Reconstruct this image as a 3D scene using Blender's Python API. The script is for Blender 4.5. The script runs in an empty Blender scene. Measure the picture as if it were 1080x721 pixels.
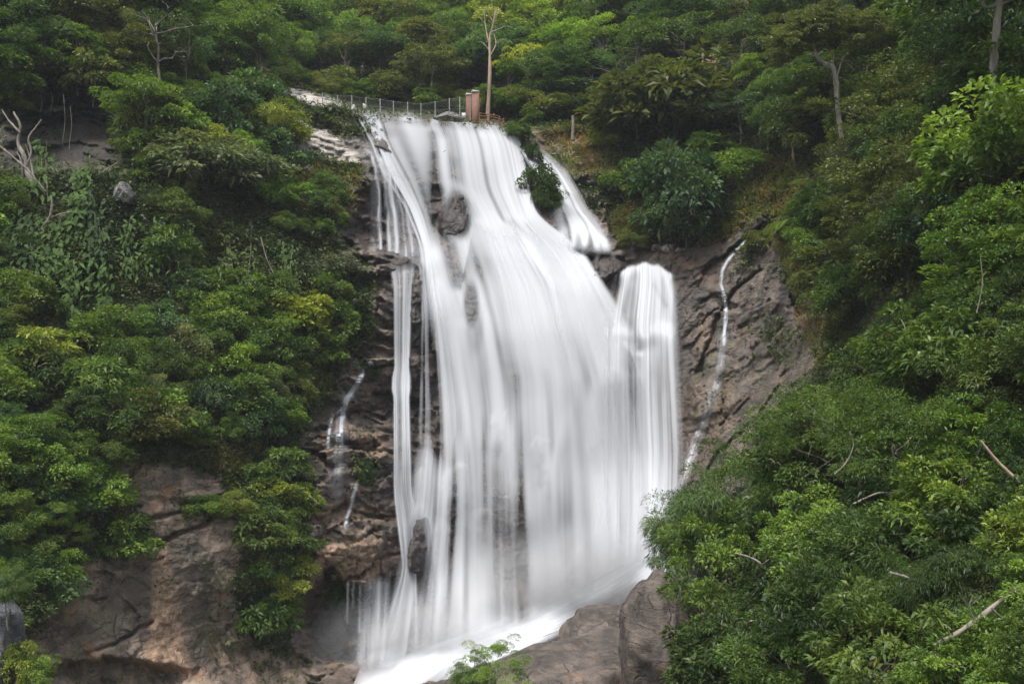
import bpy, math, random
import numpy as np

# ------------------------------------------------------------------ camera, world, sun, exposure
SC = bpy.context.scene
COL = SC.collection
CZ = 17.0                      # camera height above the plunge pool level
FOC = 1000.0                   # focal length in photograph pixels (1080 wide)
HOR = 400.0                    # horizon row

cam_d = bpy.data.cameras.new("camera")
cam = bpy.data.objects.new("camera", cam_d)
COL.objects.link(cam)
cam.location = (0, 0, CZ)
cam.rotation_euler = (math.radians(90), 0, 0)
cam_d.sensor_width = 36.0
cam_d.lens = 36.0 * FOC / 1080.0
cam_d.shift_y = (HOR - 360.5) / 1080.0
cam_d.clip_end = 2000
SC.camera = cam

SUN_EL, SUN_AZ = math.radians(69), math.radians(215)   # azimuth measured clockwise from +Y: sun behind the camera, a little left
world = bpy.data.worlds.new("World")
SC.world = world
world.use_nodes = True
wn = world.node_tree
wn.nodes.clear()
w_out = wn.nodes.new("ShaderNodeOutputWorld")
w_bg = wn.nodes.new("ShaderNodeBackground")
w_sky = wn.nodes.new("ShaderNodeTexSky")
w_hs = wn.nodes.new("ShaderNodeHueSaturation")
w_sky.sky_type = 'NISHITA'
w_sky.sun_disc = False
w_sky.sun_elevation = SUN_EL
w_sky.sun_rotation = SUN_AZ
w_sky.air_density = 1.6
w_sky.dust_density = 4.0
w_hs.inputs["Saturation"].default_value = 0.45
w_bg.inputs["Strength"].default_value = 0.135
wn.links.new(w_sky.outputs[0], w_hs.inputs["Color"])
wn.links.new(w_hs.outputs[0], w_bg.inputs["Color"])
wn.links.new(w_bg.outputs[0], w_out.inputs["Surface"])

sun_d = bpy.data.lights.new("sun", 'SUN')
sun_d.energy = 2.4
sun_d.angle = math.radians(14)
sun_d.color = (1.0, 0.96, 0.90)
sun = bpy.data.objects.new("sun", sun_d)
COL.objects.link(sun)
sun.rotation_euler = (math.pi / 2 - SUN_EL, 0, math.pi - SUN_AZ)

SC.view_settings.view_transform = 'Standard'
SC.view_settings.look = 'None'
SC.view_settings.gamma = 1.0
SC.view_settings.use_curve_mapping = False
SC.view_settings.exposure = 1.0
SC.render.engine = 'CYCLES'
SC.cycles.transparent_max_bounces = 24
SC.cycles.max_bounces = 8
SC.cycles.diffuse_bounces = 3
SC.cycles.transmission_bounces = 4

# ------------------------------------------------------------------ numpy helpers
U32 = np.uint32


def _h(ix, iy, iz, seed):
    with np.errstate(over='ignore'):
        h = (ix.astype(np.int64).astype(U32) * U32(374761393) + iy.astype(np.int64).astype(U32) * U32(668265263)
             + iz.astype(np.int64).astype(U32) * U32(2147483647) + U32((seed * 974634777 + 12345) & 0xffffffff))
        h = (h ^ (h >> U32(13))) * U32(1274126177)
        h = (h ^ (h >> U32(16))) * U32(2246822519)
        h = h ^ (h >> U32(15))
    return h.astype(np.float64) / 4294967295.0


def vnoise(p, seed=0):
    i = np.floor(p)
    f = p - i
    f = f * f * f * (f * (f * 6 - 15) + 10)
    i = i.astype(np.int64)
    out = 0
    for dx in (0, 1):
        wx = f[:, 0] if dx else 1 - f[:, 0]
        for dy in (0, 1):
            wy = f[:, 1] if dy else 1 - f[:, 1]
            for dz in (0, 1):
                wz = f[:, 2] if dz else 1 - f[:, 2]
                out = out + wx * wy * wz * _h(i[:, 0] + dx, i[:, 1] + dy, i[:, 2] + dz, seed)
    return out * 2 - 1


def fbm(p, octv=4, seed=0, gain=0.5):
    s, a, t = 0, 1.0, 0
    for o in range(octv):
        s = s + a * vnoise(p * (2.03 ** o) + o * 17.3, seed + o)
        t += a
        a *= gain
    return s / t


def cells(p, seed=0):
    i = np.floor(p).astype(np.int64)
    n = len(p)
    f1 = np.full(n, 9.0)
    f2 = np.full(n, 9.0)
    idv = np.zeros(n)
    dl_ = np.zeros((n, 3))
    for dx in (-1, 0, 1):
        for dy in (-1, 0, 1):
            for dz in (-1, 0, 1):
                cx, cy, cz = i[:, 0] + dx, i[:, 1] + dy, i[:, 2] + dz
                a = _h(cx, cy, cz, seed)
                b = _h(cx, cy, cz, seed + 7)
                c = _h(cx, cy, cz, seed + 13)
                d = np.sqrt((cx + a - p[:, 0]) ** 2 + (cy + b - p[:, 1]) ** 2 + (cz + c - p[:, 2]) ** 2)
                near = d < f1
                f2 = np.where(near, f1, np.minimum(f2, d))
                idv = np.where(near, _h(cx, cy, cz, seed + 29), idv)
                f1 = np.where(near, d, f1)
                for k_, q_ in enumerate((cx + a, cy + b, cz + c)):
                    dl_[:, k_] = np.where(near, p[:, k_] - q_, dl_[:, k_])
    # every cell is a facet with its own height and tilt
    hh = (idv * 7919.0) % 1.0
    gg = (idv * 104729.0) % 1.0
    tilt = dl_[:, 0] * (hh - .5) * 2 + dl_[:, 2] * (gg - .5) * 2
    return f1, f2, idv, tilt


def sstep(a, b, x):
    t = np.clip((x - a) / (b - a), 0, 1)
    return t * t * (3 - 2 * t)


def seg_dist(px, py, pts):
    best = np.full(px.shape, 1e9)
    for (ax, ay), (bx, by) in zip(pts[:-1], pts[1:]):
        vx, vy = bx - ax, by - ay
        L = vx * vx + vy * vy + 1e-9
        t = np.clip(((px - ax) * vx + (py - ay) * vy) / L, 0, 1)
        best = np.minimum(best, np.hypot(px - ax - t * vx, py - ay - t * vy))
    return best


def poly_sd(px, py, pts):
    """signed distance, positive inside"""
    ins = np.zeros(px.shape, bool)
    q = list(pts) + [pts[0]]
    for (ax, ay), (bx, by) in zip(q[:-1], q[1:]):
        c = (ay > py) != (by > py)
        ins ^= c & (px < (bx - ax) * (py - ay) / (by - ay + 1e-12) + ax)
    d = seg_dist(px, py, q)
    return np.where(ins, d, -d)


class TPS:
    def __init__(self, pts, lam=0.002):
        a = np.array(pts, float)
        self.c = a[:, :2] / 100.0
        n = len(a)
        K = self.k(np.hypot(self.c[:, None, 0] - self.c[None, :, 0], self.c[:, None, 1] - self.c[None, :, 1]))
        K += lam * np.eye(n)
        Pm = np.c_[np.ones(n), self.c]
        A = np.zeros((n + 3, n + 3))
        A[:n, :n] = K
        A[:n, n:] = Pm
        A[n:, :n] = Pm.T
        self.w = np.linalg.solve(A, np.r_[np.log(a[:, 2]), 0, 0, 0])

    @staticmethod
    def k(r):
        return np.where(r > 0, r * r * np.log(r + 1e-12), 0)

    def __call__(self, px, py):
        x, y = px / 100.0, py / 100.0
        n = len(self.c)
        out = self.w[n] + self.w[n + 1] * x + self.w[n + 2] * y
        for i in range(n):
            out = out + self.w[i] * self.k(np.hypot(x - self.c[i, 0], y - self.c[i, 1]))
        return np.exp(out)


def P(px, py, d):
    """point seen at photograph pixel (px, py) at depth d metres"""
    px, py, d = np.asarray(px, float), np.asarray(py, float), np.asarray(d, float)
    return np.stack([(px - 540) / FOC * d, d, CZ + (HOR - py) / FOC * d], -1)


# ------------------------------------------------------------------ object helpers
def tag(o, label=None, cat=None, group=None, kind=None):
    if label:
        o["label"] = label
    if cat:
        o["category"] = cat
    if group:
        o["group"] = group
    if kind:
        o["kind"] = kind
    return o


def empty(name, loc=(0, 0, 0)):
    o = bpy.data.objects.new(name, None)
    o.empty_display_size = 0.3
    COL.objects.link(o)
    o.location = loc
    return o


def mesh_np(name, v, f, mat=None, smooth=False, attrs=None):
    """v (n,3), f (m,k) with constant k"""
    me = bpy.data.meshes.new(name)
    v = np.ascontiguousarray(v, np.float32)
    f = np.ascontiguousarray(f, np.int32)
    m, k = f.shape
    me.vertices.add(len(v))
    me.vertices.foreach_set("co", v.ravel())
    me.loops.add(m * k)
    me.loops.foreach_set("vertex_index", f.ravel())
    me.polygons.add(m)
    me.polygons.foreach_set("loop_start", np.arange(0, m * k, k, dtype=np.int32))
    if smooth:
        me.polygons.foreach_set("use_smooth", np.ones(m, bool))
    for an, (typ, arr) in (attrs or {}).items():
        at = me.attributes.new(an, typ, 'POINT')
        arr = np.ascontiguousarray(arr, np.float32)
        at.data.foreach_set("color" if typ == 'FLOAT_COLOR' else ("vector" if typ == 'FLOAT_VECTOR' else "value"), arr.ravel())
    me.update(calc_edges=True)
    me.validate()
    if mat:
        me.materials.append(mat)
    return me


def obj(name, me, parent=None, loc=None):
    o = bpy.data.objects.new(name, me)
    COL.objects.link(o)
    if parent:
        o.parent = parent
    if loc is not None:
        o.location = loc
    return o


class MB:
    """collects boxes, tubes and leaves into one mesh (quads)"""

    def __init__(self):
        self.v, self.f, self.n = [], [], 0

    def add(self, v, f):
        self.v.append(np.asarray(v, float))
        self.f.append(np.asarray(f, int) + self.n)
        self.n += len(v)

    def tube(self, pts, rad, seg=7, cap=True):
        pts = np.asarray(pts, float)
        rad = np.broadcast_to(np.asarray(rad, float), (len(pts),))
        t = np.gradient(pts, axis=0)
        t /= np.linalg.norm(t, axis=1)[:, None] + 1e-9
        up = np.array([0.0, 0, 1]) if abs(t[0, 2]) < 0.9 else np.array([1.0, 0, 0])
        vs = []
        a = np.linspace(0, 2 * np.pi, seg, endpoint=False)
        s = np.cross(up, t[0])
        for i in range(len(pts)):
            s = s - t[i] * s.dot(t[i])
            s /= np.linalg.norm(s) + 1e-9
            b = np.cross(t[i], s)
            vs.append(pts[i] + rad[i] * (np.cos(a)[:, None] * s + np.sin(a)[:, None] * b))
        n = len(pts)
        v = np.concatenate(vs)
        f = []
        for i in range(n - 1):
            for j in range(seg):
                k = (j + 1) % seg
                f.append((i * seg + j, i * seg + k, (i + 1) * seg + k, (i + 1) * seg + j))
        if cap:
            c0, c1 = len(v), len(v) + 1
            v = np.r_[v, pts[:1], pts[-1:]]
            for j in range(0, seg):
                k = (j + 1) % seg
                f.append((c0, c0, k, j)) if False else None
        self.add(v, f)

    def box(self, c, s, rz=0.0, rx=0.0, jit=0.0, rng=None):
        x, y, z = np.array(s) / 2.0
        v = np.array([[-x, -y, -z], [x, -y, -z], [x, y, -z], [-x, y, -z], [-x, -y, z], [x, -y, z], [x, y, z], [-x, y, z]])
        if jit and rng is not None:
            v = v + rng.normal(0, jit, v.shape)
        R1 = np.array([[1, 0, 0], [0, math.cos(rx), -math.sin(rx)], [0, math.sin(rx), math.cos(rx)]])
        R2 = np.array([[math.cos(rz), -math.sin(rz), 0], [math.sin(rz), math.cos(rz), 0], [0, 0, 1]])
        v = v @ R1.T @ R2.T + np.array(c)
        self.add(v, [(3, 2, 1, 0), (4, 5, 6, 7), (0, 1, 5, 4), (1, 2, 6, 5), (2, 3, 7, 6), (3, 0, 4, 7)])

    def mesh(self, name, mat, smooth=False):
        return mesh_np(name, np.concatenate(self.v), np.concatenate(self.f), mat, smooth)


# ------------------------------------------------------------------ materials
def new_mat(name):
    m = bpy.data.materials.new(name)
    m.use_nodes = True
    nt = m.node_tree
    nt.nodes.clear()
    return m, nt


def N(nt, typ, **kw):
    n = nt.nodes.new("ShaderNode" + typ)
    for k, v in kw.items():
        if k.startswith("i_"):
            n.inputs[k[2:].replace("_", " ")].default_value = v
        else:
            setattr(n, k, v)
    return n


def mixc(nt, fac, a, b, blend='MIX'):
    n = nt.nodes.new("ShaderNodeMix")
    n.data_type = 'RGBA'
    n.blend_type = blend
    for sock, val in ((n.inputs[0], fac), (n.inputs[6], a), (n.inputs[7], b)):
        if hasattr(val, "is_output"):
            nt.links.new(val, sock)
        else:
            sock.default_value = val if not isinstance(val, tuple) else (*val, 1.0)[:4]
    return n.outputs[2]


def ramp(nt, src, lo, hi):
    n = nt.nodes.new("ShaderNodeMapRange")
    n.interpolation_type = 'SMOOTHSTEP'
    nt.links.new(src, n.inputs[0])
    n.inputs[1].default_value = lo
    n.inputs[2].default_value = hi
    return n.outputs[0]


def mth(nt, op, a, b=None):
    n = nt.nodes.new("ShaderNodeMath")
    n.operation = op
    for s, v in zip(n.inputs, (a, b)):
        if v is None:
            continue
        if hasattr(v, "is_output"):
            nt.links.new(v, s)
        else:
            s.default_value = v
    return n.outputs[0]


def noise_node(nt, vec, scale, detail=6, rough=0.6, dist=0.0):
    n = nt.nodes.new("ShaderNodeTexNoise")
    n.inputs["Scale"].default_value = scale
    n.inputs["Detail"].default_value = detail
    n.inputs["Roughness"].default_value = rough
    n.inputs["Distortion"].default_value = dist
    nt.links.new(vec, n.inputs["Vector"])
    return n.outputs[0]


def mapped(nt, scale, rot=(0, 0, 0), coord="Object"):
    tc = nt.nodes.new("ShaderNodeTexCoord")
    mp = nt.nodes.new("ShaderNodeMapping")
    mp.inputs["Scale"].default_value = scale
    mp.inputs["Rotation"].default_value = rot
    nt.links.new(tc.outputs[coord], mp.inputs["Vector"])
    return mp.outputs[0]


def rock_material(name, zones=True, dark=(0.050, 0.041, 0.034), mid=(0.185, 0.148, 0.118), pale=(0.42, 0.385, 0.35), lichen=0.35, pscale=1.0):
    m, nt = new_mat(name)
    L = nt.links.new
    v = mapped(nt, (pscale,) * 3)
    vs = mapped(nt, (0.9 * pscale, 0.9 * pscale, 0.10 * pscale))
    vd = mapped(nt, (0.5 * pscale, 0.5 * pscale, 2.6 * pscale), (0.0, math.radians(12), 0))
    n1 = noise_node(nt, v, 0.55, 8, 0.62, 0.4)
    n2 = noise_node(nt, v, 3.2, 8, 0.7)
    ns = noise_node(nt, vs, 1.6, 6, 0.65)
    nl = noise_node(nt, vd, 1.3, 6, 0.65, 0.6)
    c = mixc(nt, ramp(nt, n1, 0.36, 0.66), dark, mid)
    c = mixc(nt, mth(nt, 'MULTIPLY', ramp(nt, nl, 0.45, 0.7), 0.55), c, tuple(x * 1.35 for x in mid))
    c = mixc(nt, mth(nt, 'MULTIPLY', ramp(nt, n2, 0.52, 0.72), 0.45), c, tuple(x * 1.5 for x in mid))
    c = mixc(nt, mth(nt, 'MULTIPLY', ramp(nt, n2, 0.46, 0.28), 0.6), c, tuple(x * 0.6 for x in dark))
    c = mixc(nt, mth(nt, 'MULTIPLY', ramp(nt, ns, 0.50, 0.64), 0.65), c, (0.034, 0.031, 0.031))
    # fracture lines: two sets of joints, wavy, filled with dirt
    crk = None
    for sc_, rot_, scl_ in ((0.42, (0.15, -0.62, 0.2), (1.0, 1.0, 0.55)), (1.15, (0.1, 0.18, 0.0), (0.55, 0.55, 1.25))):
        vv = mapped(nt, tuple(pscale * q for q in scl_), rot_)
        wob = N(nt, "VectorMath", operation='MULTIPLY_ADD')
        nzc = nt.nodes.new("ShaderNodeTexNoise")
        nzc.inputs["Scale"].default_value = 1.4
        nzc.inputs["Detail"].default_value = 4
        L(vv, nzc.inputs["Vector"])
        L(nzc.outputs["Color"], wob.inputs[0])
        wob.inputs[1].default_value = (.9, .9, .9)
        L(vv, wob.inputs[2])
        vor = nt.nodes.new("ShaderNodeTexVoronoi")
        vor.feature = 'DISTANCE_TO_EDGE'
        vor.inputs["Scale"].default_value = sc_
        L(wob.outputs[0], vor.inputs["Vector"])
        one = mth(nt, 'MULTIPLY', ramp(nt, vor.outputs["Distance"], 0.035, 0.0), ramp(nt, noise_node(nt, v, .8, 3, .5), .42, .58))
        crk = one if crk is None else mth(nt, 'MAXIMUM', crk, one)
    c = mixc(nt, mth(nt, 'MULTIPLY', crk, 0.5), c, (0.022, 0.015, 0.013))
    # iron staining
    c = mixc(nt, mth(nt, 'MULTIPLY', ramp(nt, noise_node(nt, v, .38, 5, .6, .8), .57, .70), .55), c, (0.20, 0.105, 0.055))
    spk = mth(nt, 'MULTIPLY', ramp(nt, noise_node(nt, v, 7.0, 4, 0.7), 0.60, 0.68), ramp(nt, n1, 0.48, 0.62))
    c = mixc(nt, mth(nt, 'MULTIPLY', spk, lichen), c, (0.42, 0.39, 0.36))
    rough = 0.72
    if zones:
        at = N(nt, "Attribute", attribute_name="zone")
        sep = N(nt, "SeparateColor")
        L(at.outputs["Color"], sep.inputs[0])
        mo = N(nt, "Attribute", attribute_name="moss")
        pn = mixc(nt, ramp(nt, nl, 0.40, 0.62), tuple(x * 0.52 for x in pale), pale)
        pn = mixc(nt, mth(nt, 'MULTIPLY', ramp(nt, n2, 0.55, 0.68), 0.7), pn, (0.12, 0.105, 0.10))
        c = mixc(nt, mth(nt, 'MULTIPLY', sep.outputs[0], 0.92), c, pn)
        tn = mixc(nt, ramp(nt, n2, 0.35, 0.65), (0.15, 0.095, 0.06), (0.37, 0.265, 0.185))
        c = mixc(nt, mth(nt, 'MULTIPLY', sep.outputs[1], mth(nt, 'ADD', 0.35, mth(nt, 'MULTIPLY', n1, 0.9))), c, tn)
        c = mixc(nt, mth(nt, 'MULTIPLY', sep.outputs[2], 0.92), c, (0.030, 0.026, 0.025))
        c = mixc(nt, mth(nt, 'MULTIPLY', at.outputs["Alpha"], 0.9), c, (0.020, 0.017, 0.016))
        sl = N(nt, "Attribute", attribute_name="slab")
        c = mixc(nt, mth(nt, 'MULTIPLY', sl.outputs["Fac"], .6), c, mixc(nt, 1.0, c, (1.75, 1.62, 1.5), 'MULTIPLY'))
        soil = mixc(nt, ramp(nt, n2, 0.4, 0.6), (0.035, 0.030, 0.018), (0.045, 0.060, 0.020))
        c = mixc(nt, mo.outputs["Fac"], c, soil)
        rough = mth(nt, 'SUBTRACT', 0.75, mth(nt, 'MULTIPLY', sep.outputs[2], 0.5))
    b = N(nt, "BsdfPrincipled")
    b.inputs["Specular IOR Level"].default_value = 0.35
    L(c, b.inputs["Base Color"])
    if hasattr(rough, "is_output"):
        L(rough, b.inputs["Roughness"])
    else:
        b.inputs["Roughness"].default_value = rough
    bm = N(nt, "Bump")
    bm.inputs["Strength"].default_value = 0.75
    bm.inputs["Distance"].default_value = 0.22
    hsum = mth(nt, 'ADD', mth(nt, 'MULTIPLY', n2, 0.6), mth(nt, 'ADD', mth(nt, 'MULTIPLY', nl, 0.7), mth(nt, 'MULTIPLY', noise_node(nt, v, 11, 6, 0.7), 0.3)))
    hsum = mth(nt, 'SUBTRACT', hsum, mth(nt, 'MULTIPLY', crk, 0.55))
    L(hsum, bm.inputs["Height"])
    L(bm.outputs[0], b.inputs["Normal"])
    o = N(nt, "OutputMaterial")
    L(b.outputs[0], o.inputs[0])
    return m


def leaf_material(name, gloss=0.5, trans=0.3):
    """colour = object colour x leaf tone; the tone is a random value kept on each leaf"""
    m, nt = new_mat(name)
    L = nt.links.new
    oi = N(nt, "ObjectInfo")
    at = N(nt, "Attribute", attribute_name="tone")
    c1 = mixc(nt, 1.0, oi.outputs["Color"], (0.55, 0.62, 0.55), 'MULTIPLY')
    c2 = mixc(nt, 1.0, oi.outputs["Color"], (1.75, 1.5, 1.25), 'MULTIPLY')
    c = mixc(nt, at.outputs["Fac"], c1, c2)
    dead = mth(nt, 'MULTIPLY', ramp(nt, at.outputs["Fac"], 0.985, 0.995), 0.7)
    c = mixc(nt, dead, c, (0.16, 0.10, 0.035))
    b = N(nt, "BsdfPrincipled")
    b.inputs["Roughness"].default_value = gloss
    b.inputs["Specular IOR Level"].default_value = 0.26
    L(c, b.inputs["Base Color"])
    t = N(nt, "BsdfTranslucent")
    tc = mixc(nt, 1.0, c, (1.5, 1.6, 0.6), 'MULTIPLY')
    L(tc, t.inputs["Color"])
    mx = N(nt, "MixShader")
    mx.inputs[0].default_value = trans
    L(b.outputs[0], mx.inputs[1])
    L(t.outputs[0], mx.inputs[2])
    o = N(nt, "OutputMaterial")
    L(mx.outputs[0], o.inputs[0])
    return m


def cover_material(name):
    """ground cover: leaf colour stored per leaf"""
    m, nt = new_mat(name)
    L = nt.links.new
    at = N(nt, "Attribute", attribute_name="leafcol")
    b = N(nt, "BsdfPrincipled")
    b.inputs["Roughness"].default_value = 0.5
    b.inputs["Specular IOR Level"].default_value = 0.22
    L(at.outputs["Color"], b.inputs["Base Color"])
    t = N(nt, "BsdfTranslucent")
    L(mixc(nt, 1.0, at.outputs["Color"], (1.5, 1.6, 0.6), 'MULTIPLY'), t.inputs["Color"])
    mx = N(nt, "MixShader")
    mx.inputs[0].default_value = 0.28
    L(b.outputs[0], mx.inputs[1])
    L(t.outputs[0], mx.inputs[2])
    o = N(nt, "OutputMaterial")
    L(mx.outputs[0], o.inputs[0])
    return m


def plain_material(name, a, b_, scale=4.0, rough=0.8, stretch=(1, 1, 1), bump=0.3, metal=0.0):
    m, nt = new_mat(name)
    L = nt.links.new
    v = mapped(nt, stretch)
    n = noise_node(nt, v, scale, 6, 0.65)
    c = mixc(nt, ramp(nt, n, 0.35, 0.65), a, b_)
    b = N(nt, "BsdfPrincipled")
    b.inputs["Roughness"].default_value = rough
    b.inputs["Metallic"].default_value = metal
    L(c, b.inputs["Base Color"])
    bm = N(nt, "Bump")
    bm.inputs["Strength"].default_value = bump
    bm.inputs["Distance"].default_value = 0.05
    L(n, bm.inputs["Height"])
    L(bm.outputs[0], b.inputs["Normal"])
    o = N(nt, "OutputMaterial")
    L(b.outputs[0], o.inputs[0])
    return m


def water_material(name):
    m, nt = new_mat(name)
    L = nt.links.new
    at = N(nt, "Attribute", attribute_name="dens")
    d = N(nt, "BsdfDiffuse")
    d.inputs["Color"].default_value = (0.63, 0.65, 0.69, 1)
    t = N(nt, "BsdfTranslucent")
    t.inputs["Color"].default_value = (0.63, 0.65, 0.69, 1)
    m1 = N(nt, "MixShader")
    m1.inputs[0].default_value = 0.30
    L(d.outputs[0], m1.inputs[1])
    L(t.outputs[0], m1.inputs[2])
    tr = N(nt, "BsdfTransparent")
    mx = N(nt, "MixShader")
    L(at.outputs["Fac"], mx.inputs[0])
    L(tr.outputs[0], mx.inputs[1])
    L(m1.outputs[0], mx.inputs[2])
    o = N(nt, "OutputMaterial")
    L(mx.outputs[0], o.inputs[0])
    return m


MAT = {
    "cliff": rock_material("cliff_rock"),
    "boulder": rock_material("boulder_rock", zones=False, dark=(0.042, 0.036, 0.032), mid=(0.122, 0.098, 0.082)),
    "grey_boulder": rock_material("grey_boulder_rock", zones=False, dark=(0.075, 0.072, 0.072), mid=(0.20, 0.19, 0.185)),
    "pale_boulder": rock_material("pale_boulder_rock", zones=False, dark=(0.22, 0.20, 0.18), mid=(0.42, 0.39, 0.35)),
    "lichen_boulder": rock_material("lichen_boulder_rock", zones=False, dark=(0.04, 0.043, 0.047), mid=(0.12, 0.127, 0.14), lichen=0.6, pscale=2.2),
    "leaf": leaf_material("leaf"),
    "leaf_glossy": leaf_material("glossy_leaf", 0.42, 0.25),
    "leaf_matte": leaf_material("matte_leaf", 0.8, 0.25),
    "cover": cover_material("ground_cover"),
    "bark": plain_material("bark", (0.06, 0.05, 0.04), (0.20, 0.17, 0.14), 3.0, 0.9, (1, 1, 0.25), 0.6),
    "pale_bark": plain_material("pale_bark", (0.10, 0.085, 0.07), (0.27, 0.24, 0.205), 2.5, 0.9, (1, 1, 0.3), 0.5),
    "rust_bark": plain_material("dead_wood", (0.17, 0.11, 0.075), (0.40, 0.30, 0.22), 2.0, 0.9, (1, 1, 0.25), 0.5),
    "dead_wood": plain_material("bleached_wood", (0.09, 0.072, 0.056), (0.23, 0.20, 0.165), 6.0, 0.9, (1, 1, 1), 0.5),
    "water": water_material("falling_water"),
    "wire": plain_material("dull_wire", (0.07, 0.07, 0.065), (0.14, 0.135, 0.125), 6.0, 0.7, (1, 1, 1), 0.1),
    "metal": plain_material("galvanised_metal", (0.20, 0.20, 0.19), (0.34, 0.34, 0.32), 6.0, 0.55, (1, 1, 1), 0.1, 0.3),
    "concrete": plain_material("pale_concrete", (0.30, 0.29, 0.27), (0.48, 0.47, 0.44), 6.0, 0.85),
    "rust": plain_material("rusty_metal", (0.12, 0.05, 0.03), (0.24, 0.11, 0.06), 7.0, 0.85),
    "white": plain_material("white_paint", (0.72, 0.72, 0.70), (0.80, 0.80, 0.79), 4.0, 0.6, (1, 1, 1), 0.05),
    "rail_wood": plain_material("rail_timber", (0.22, 0.13, 0.08), (0.36, 0.24, 0.16), 5.0, 0.85, (1, 1, 1), 0.3),
}
#@@STRUCTURE
# ------------------------------------------------------------------ terrain depth
FRONT = TPS([
    # upper left slope and cliff
    (0, 100, 62), (100, 100, 65), (100, 30, 72), (0, 0, 70), (200, 50, 80), (280, 30, 92), (200, 150, 66), (0, -250, 100), (250, -250, 130),
    (290, 120, 75), (340, 125, 74.5), (340, 165, 71), (380, 140, 73), (290, 180, 68), (360, 220, 67), (300, 220, 64.5), (200, 220, 60), (100, 200, 57), (0, 200, 55),
    (0, 300, 51), (100, 300, 53), (200, 300, 57), (300, 300, 61), (380, 300, 65), (0, 450, 43), (100, 450, 46), (200, 450, 50), (300, 450, 56),
    (0, 600, 38.5), (100, 600, 43), (200, 600, 46.5), (300, 600, 51), (300, 720, 48.5), (200, 720, 44), (100, 720, 40.5), (0, 720, 36), (370, 400, 62), (370, 500, 58), (380, 590, 55.5), (380, 680, 53),
    # behind the water
    (400, 129, 72.5), (470, 133, 72.5), (545, 144, 72), (400, 200, 70), (400, 250, 68.5), (430, 285, 66), (500, 230, 69.5), (560, 230, 67.5), (620, 300, 64.5),
    (500, 300, 66), (450, 400, 64), (550, 400, 63), (650, 400, 62), (700, 300, 65), (680, 275, 66), (450, 550, 60.5), (550, 550, 60.5), (650, 550, 60),
    (440, 640, 57.5), (540, 630, 58.5), (620, 605, 59.5), (440, 690, 51), (560, 672, 52.5), (660, 630, 56), (500, 760, 41), (640, 760, 40), (380, 760, 41.5),
    # right bank
    (570, 150, 73.5), (600, 200, 70.5), (610, 255, 67.5), (640, 150, 74.5), (640, 230, 69), (700, 200, 70), (750, 180, 69.5), (760, 260, 64.5), (760, 350, 62), (740, 450, 59), (720, 520, 57), (800, 300, 60.5),
    (850, 350, 54), (850, 250, 57), (870, 200, 58), (900, 300, 48.5), (960, 300, 41), (1080, 300, 33), (1080, 100, 45), (1000, 100, 53), (900, 100, 64), (800, 100, 72), (700, 100, 77),
    (800, 0, 90), (900, 0, 82), (1000, 0, 66), (1080, 0, 56), (800, 450, 53), (850, 500, 43), (950, 450, 35), (1080, 450, 28), (780, 600, 40), (720, 640, 44), (740, 720, 34), (900, 600, 28), (900, 720, 22), (1080, 720, 18), (1080, 600, 22),
    # beyond the frame
    (-400, 300, 40), (-400, -300, 80), (-400, 800, 28), (1480, 300, 24), (1480, -300, 52), (1480, 800, 13), (540, 1000, 23), (200, 1000, 24), (900, 1000, 15), (-50, 1000, 23), (540, -300, 190),
])
BACK = TPS([
    (285, 85, 86), (350, 105, 85), (350, 60, 103), (350, 0, 145), (350, -250, 230), (450, 115, 84), (450, 60, 101), (450, 0, 130), (540, 122, 81), (540, 60, 97), (540, 0, 121),
    (540, -250, 195), (640, 125, 78), (640, 60, 90), (640, 0, 111), (700, 0, 102), (700, 60, 84), (250, 60, 89), (250, 0, 107), (250, -250, 150), (780, -250, 145), (800, 100, 74), (200, 100, 78),
])
LIPX = [270, 290, 345, 375, 420, 470, 520, 548, 575, 640, 700]
LIPY = [88, 92, 106, 121, 125.5, 130, 135, 142, 139, 135, 120]


def base_depth(px, py):
    f = FRONT(px, py)
    b = BACK(px, py)
    lip = np.interp(px, LIPX, LIPY)
    side = sstep(200 + 70 * sstep(40, 80, py), 292, px) * (1 - sstep(628, 720, px))
    w = sstep(0.0, 9.0, lip - py) * side
    # well above the frame both sheets run together
    return f * (1 - w) + b * w


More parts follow.
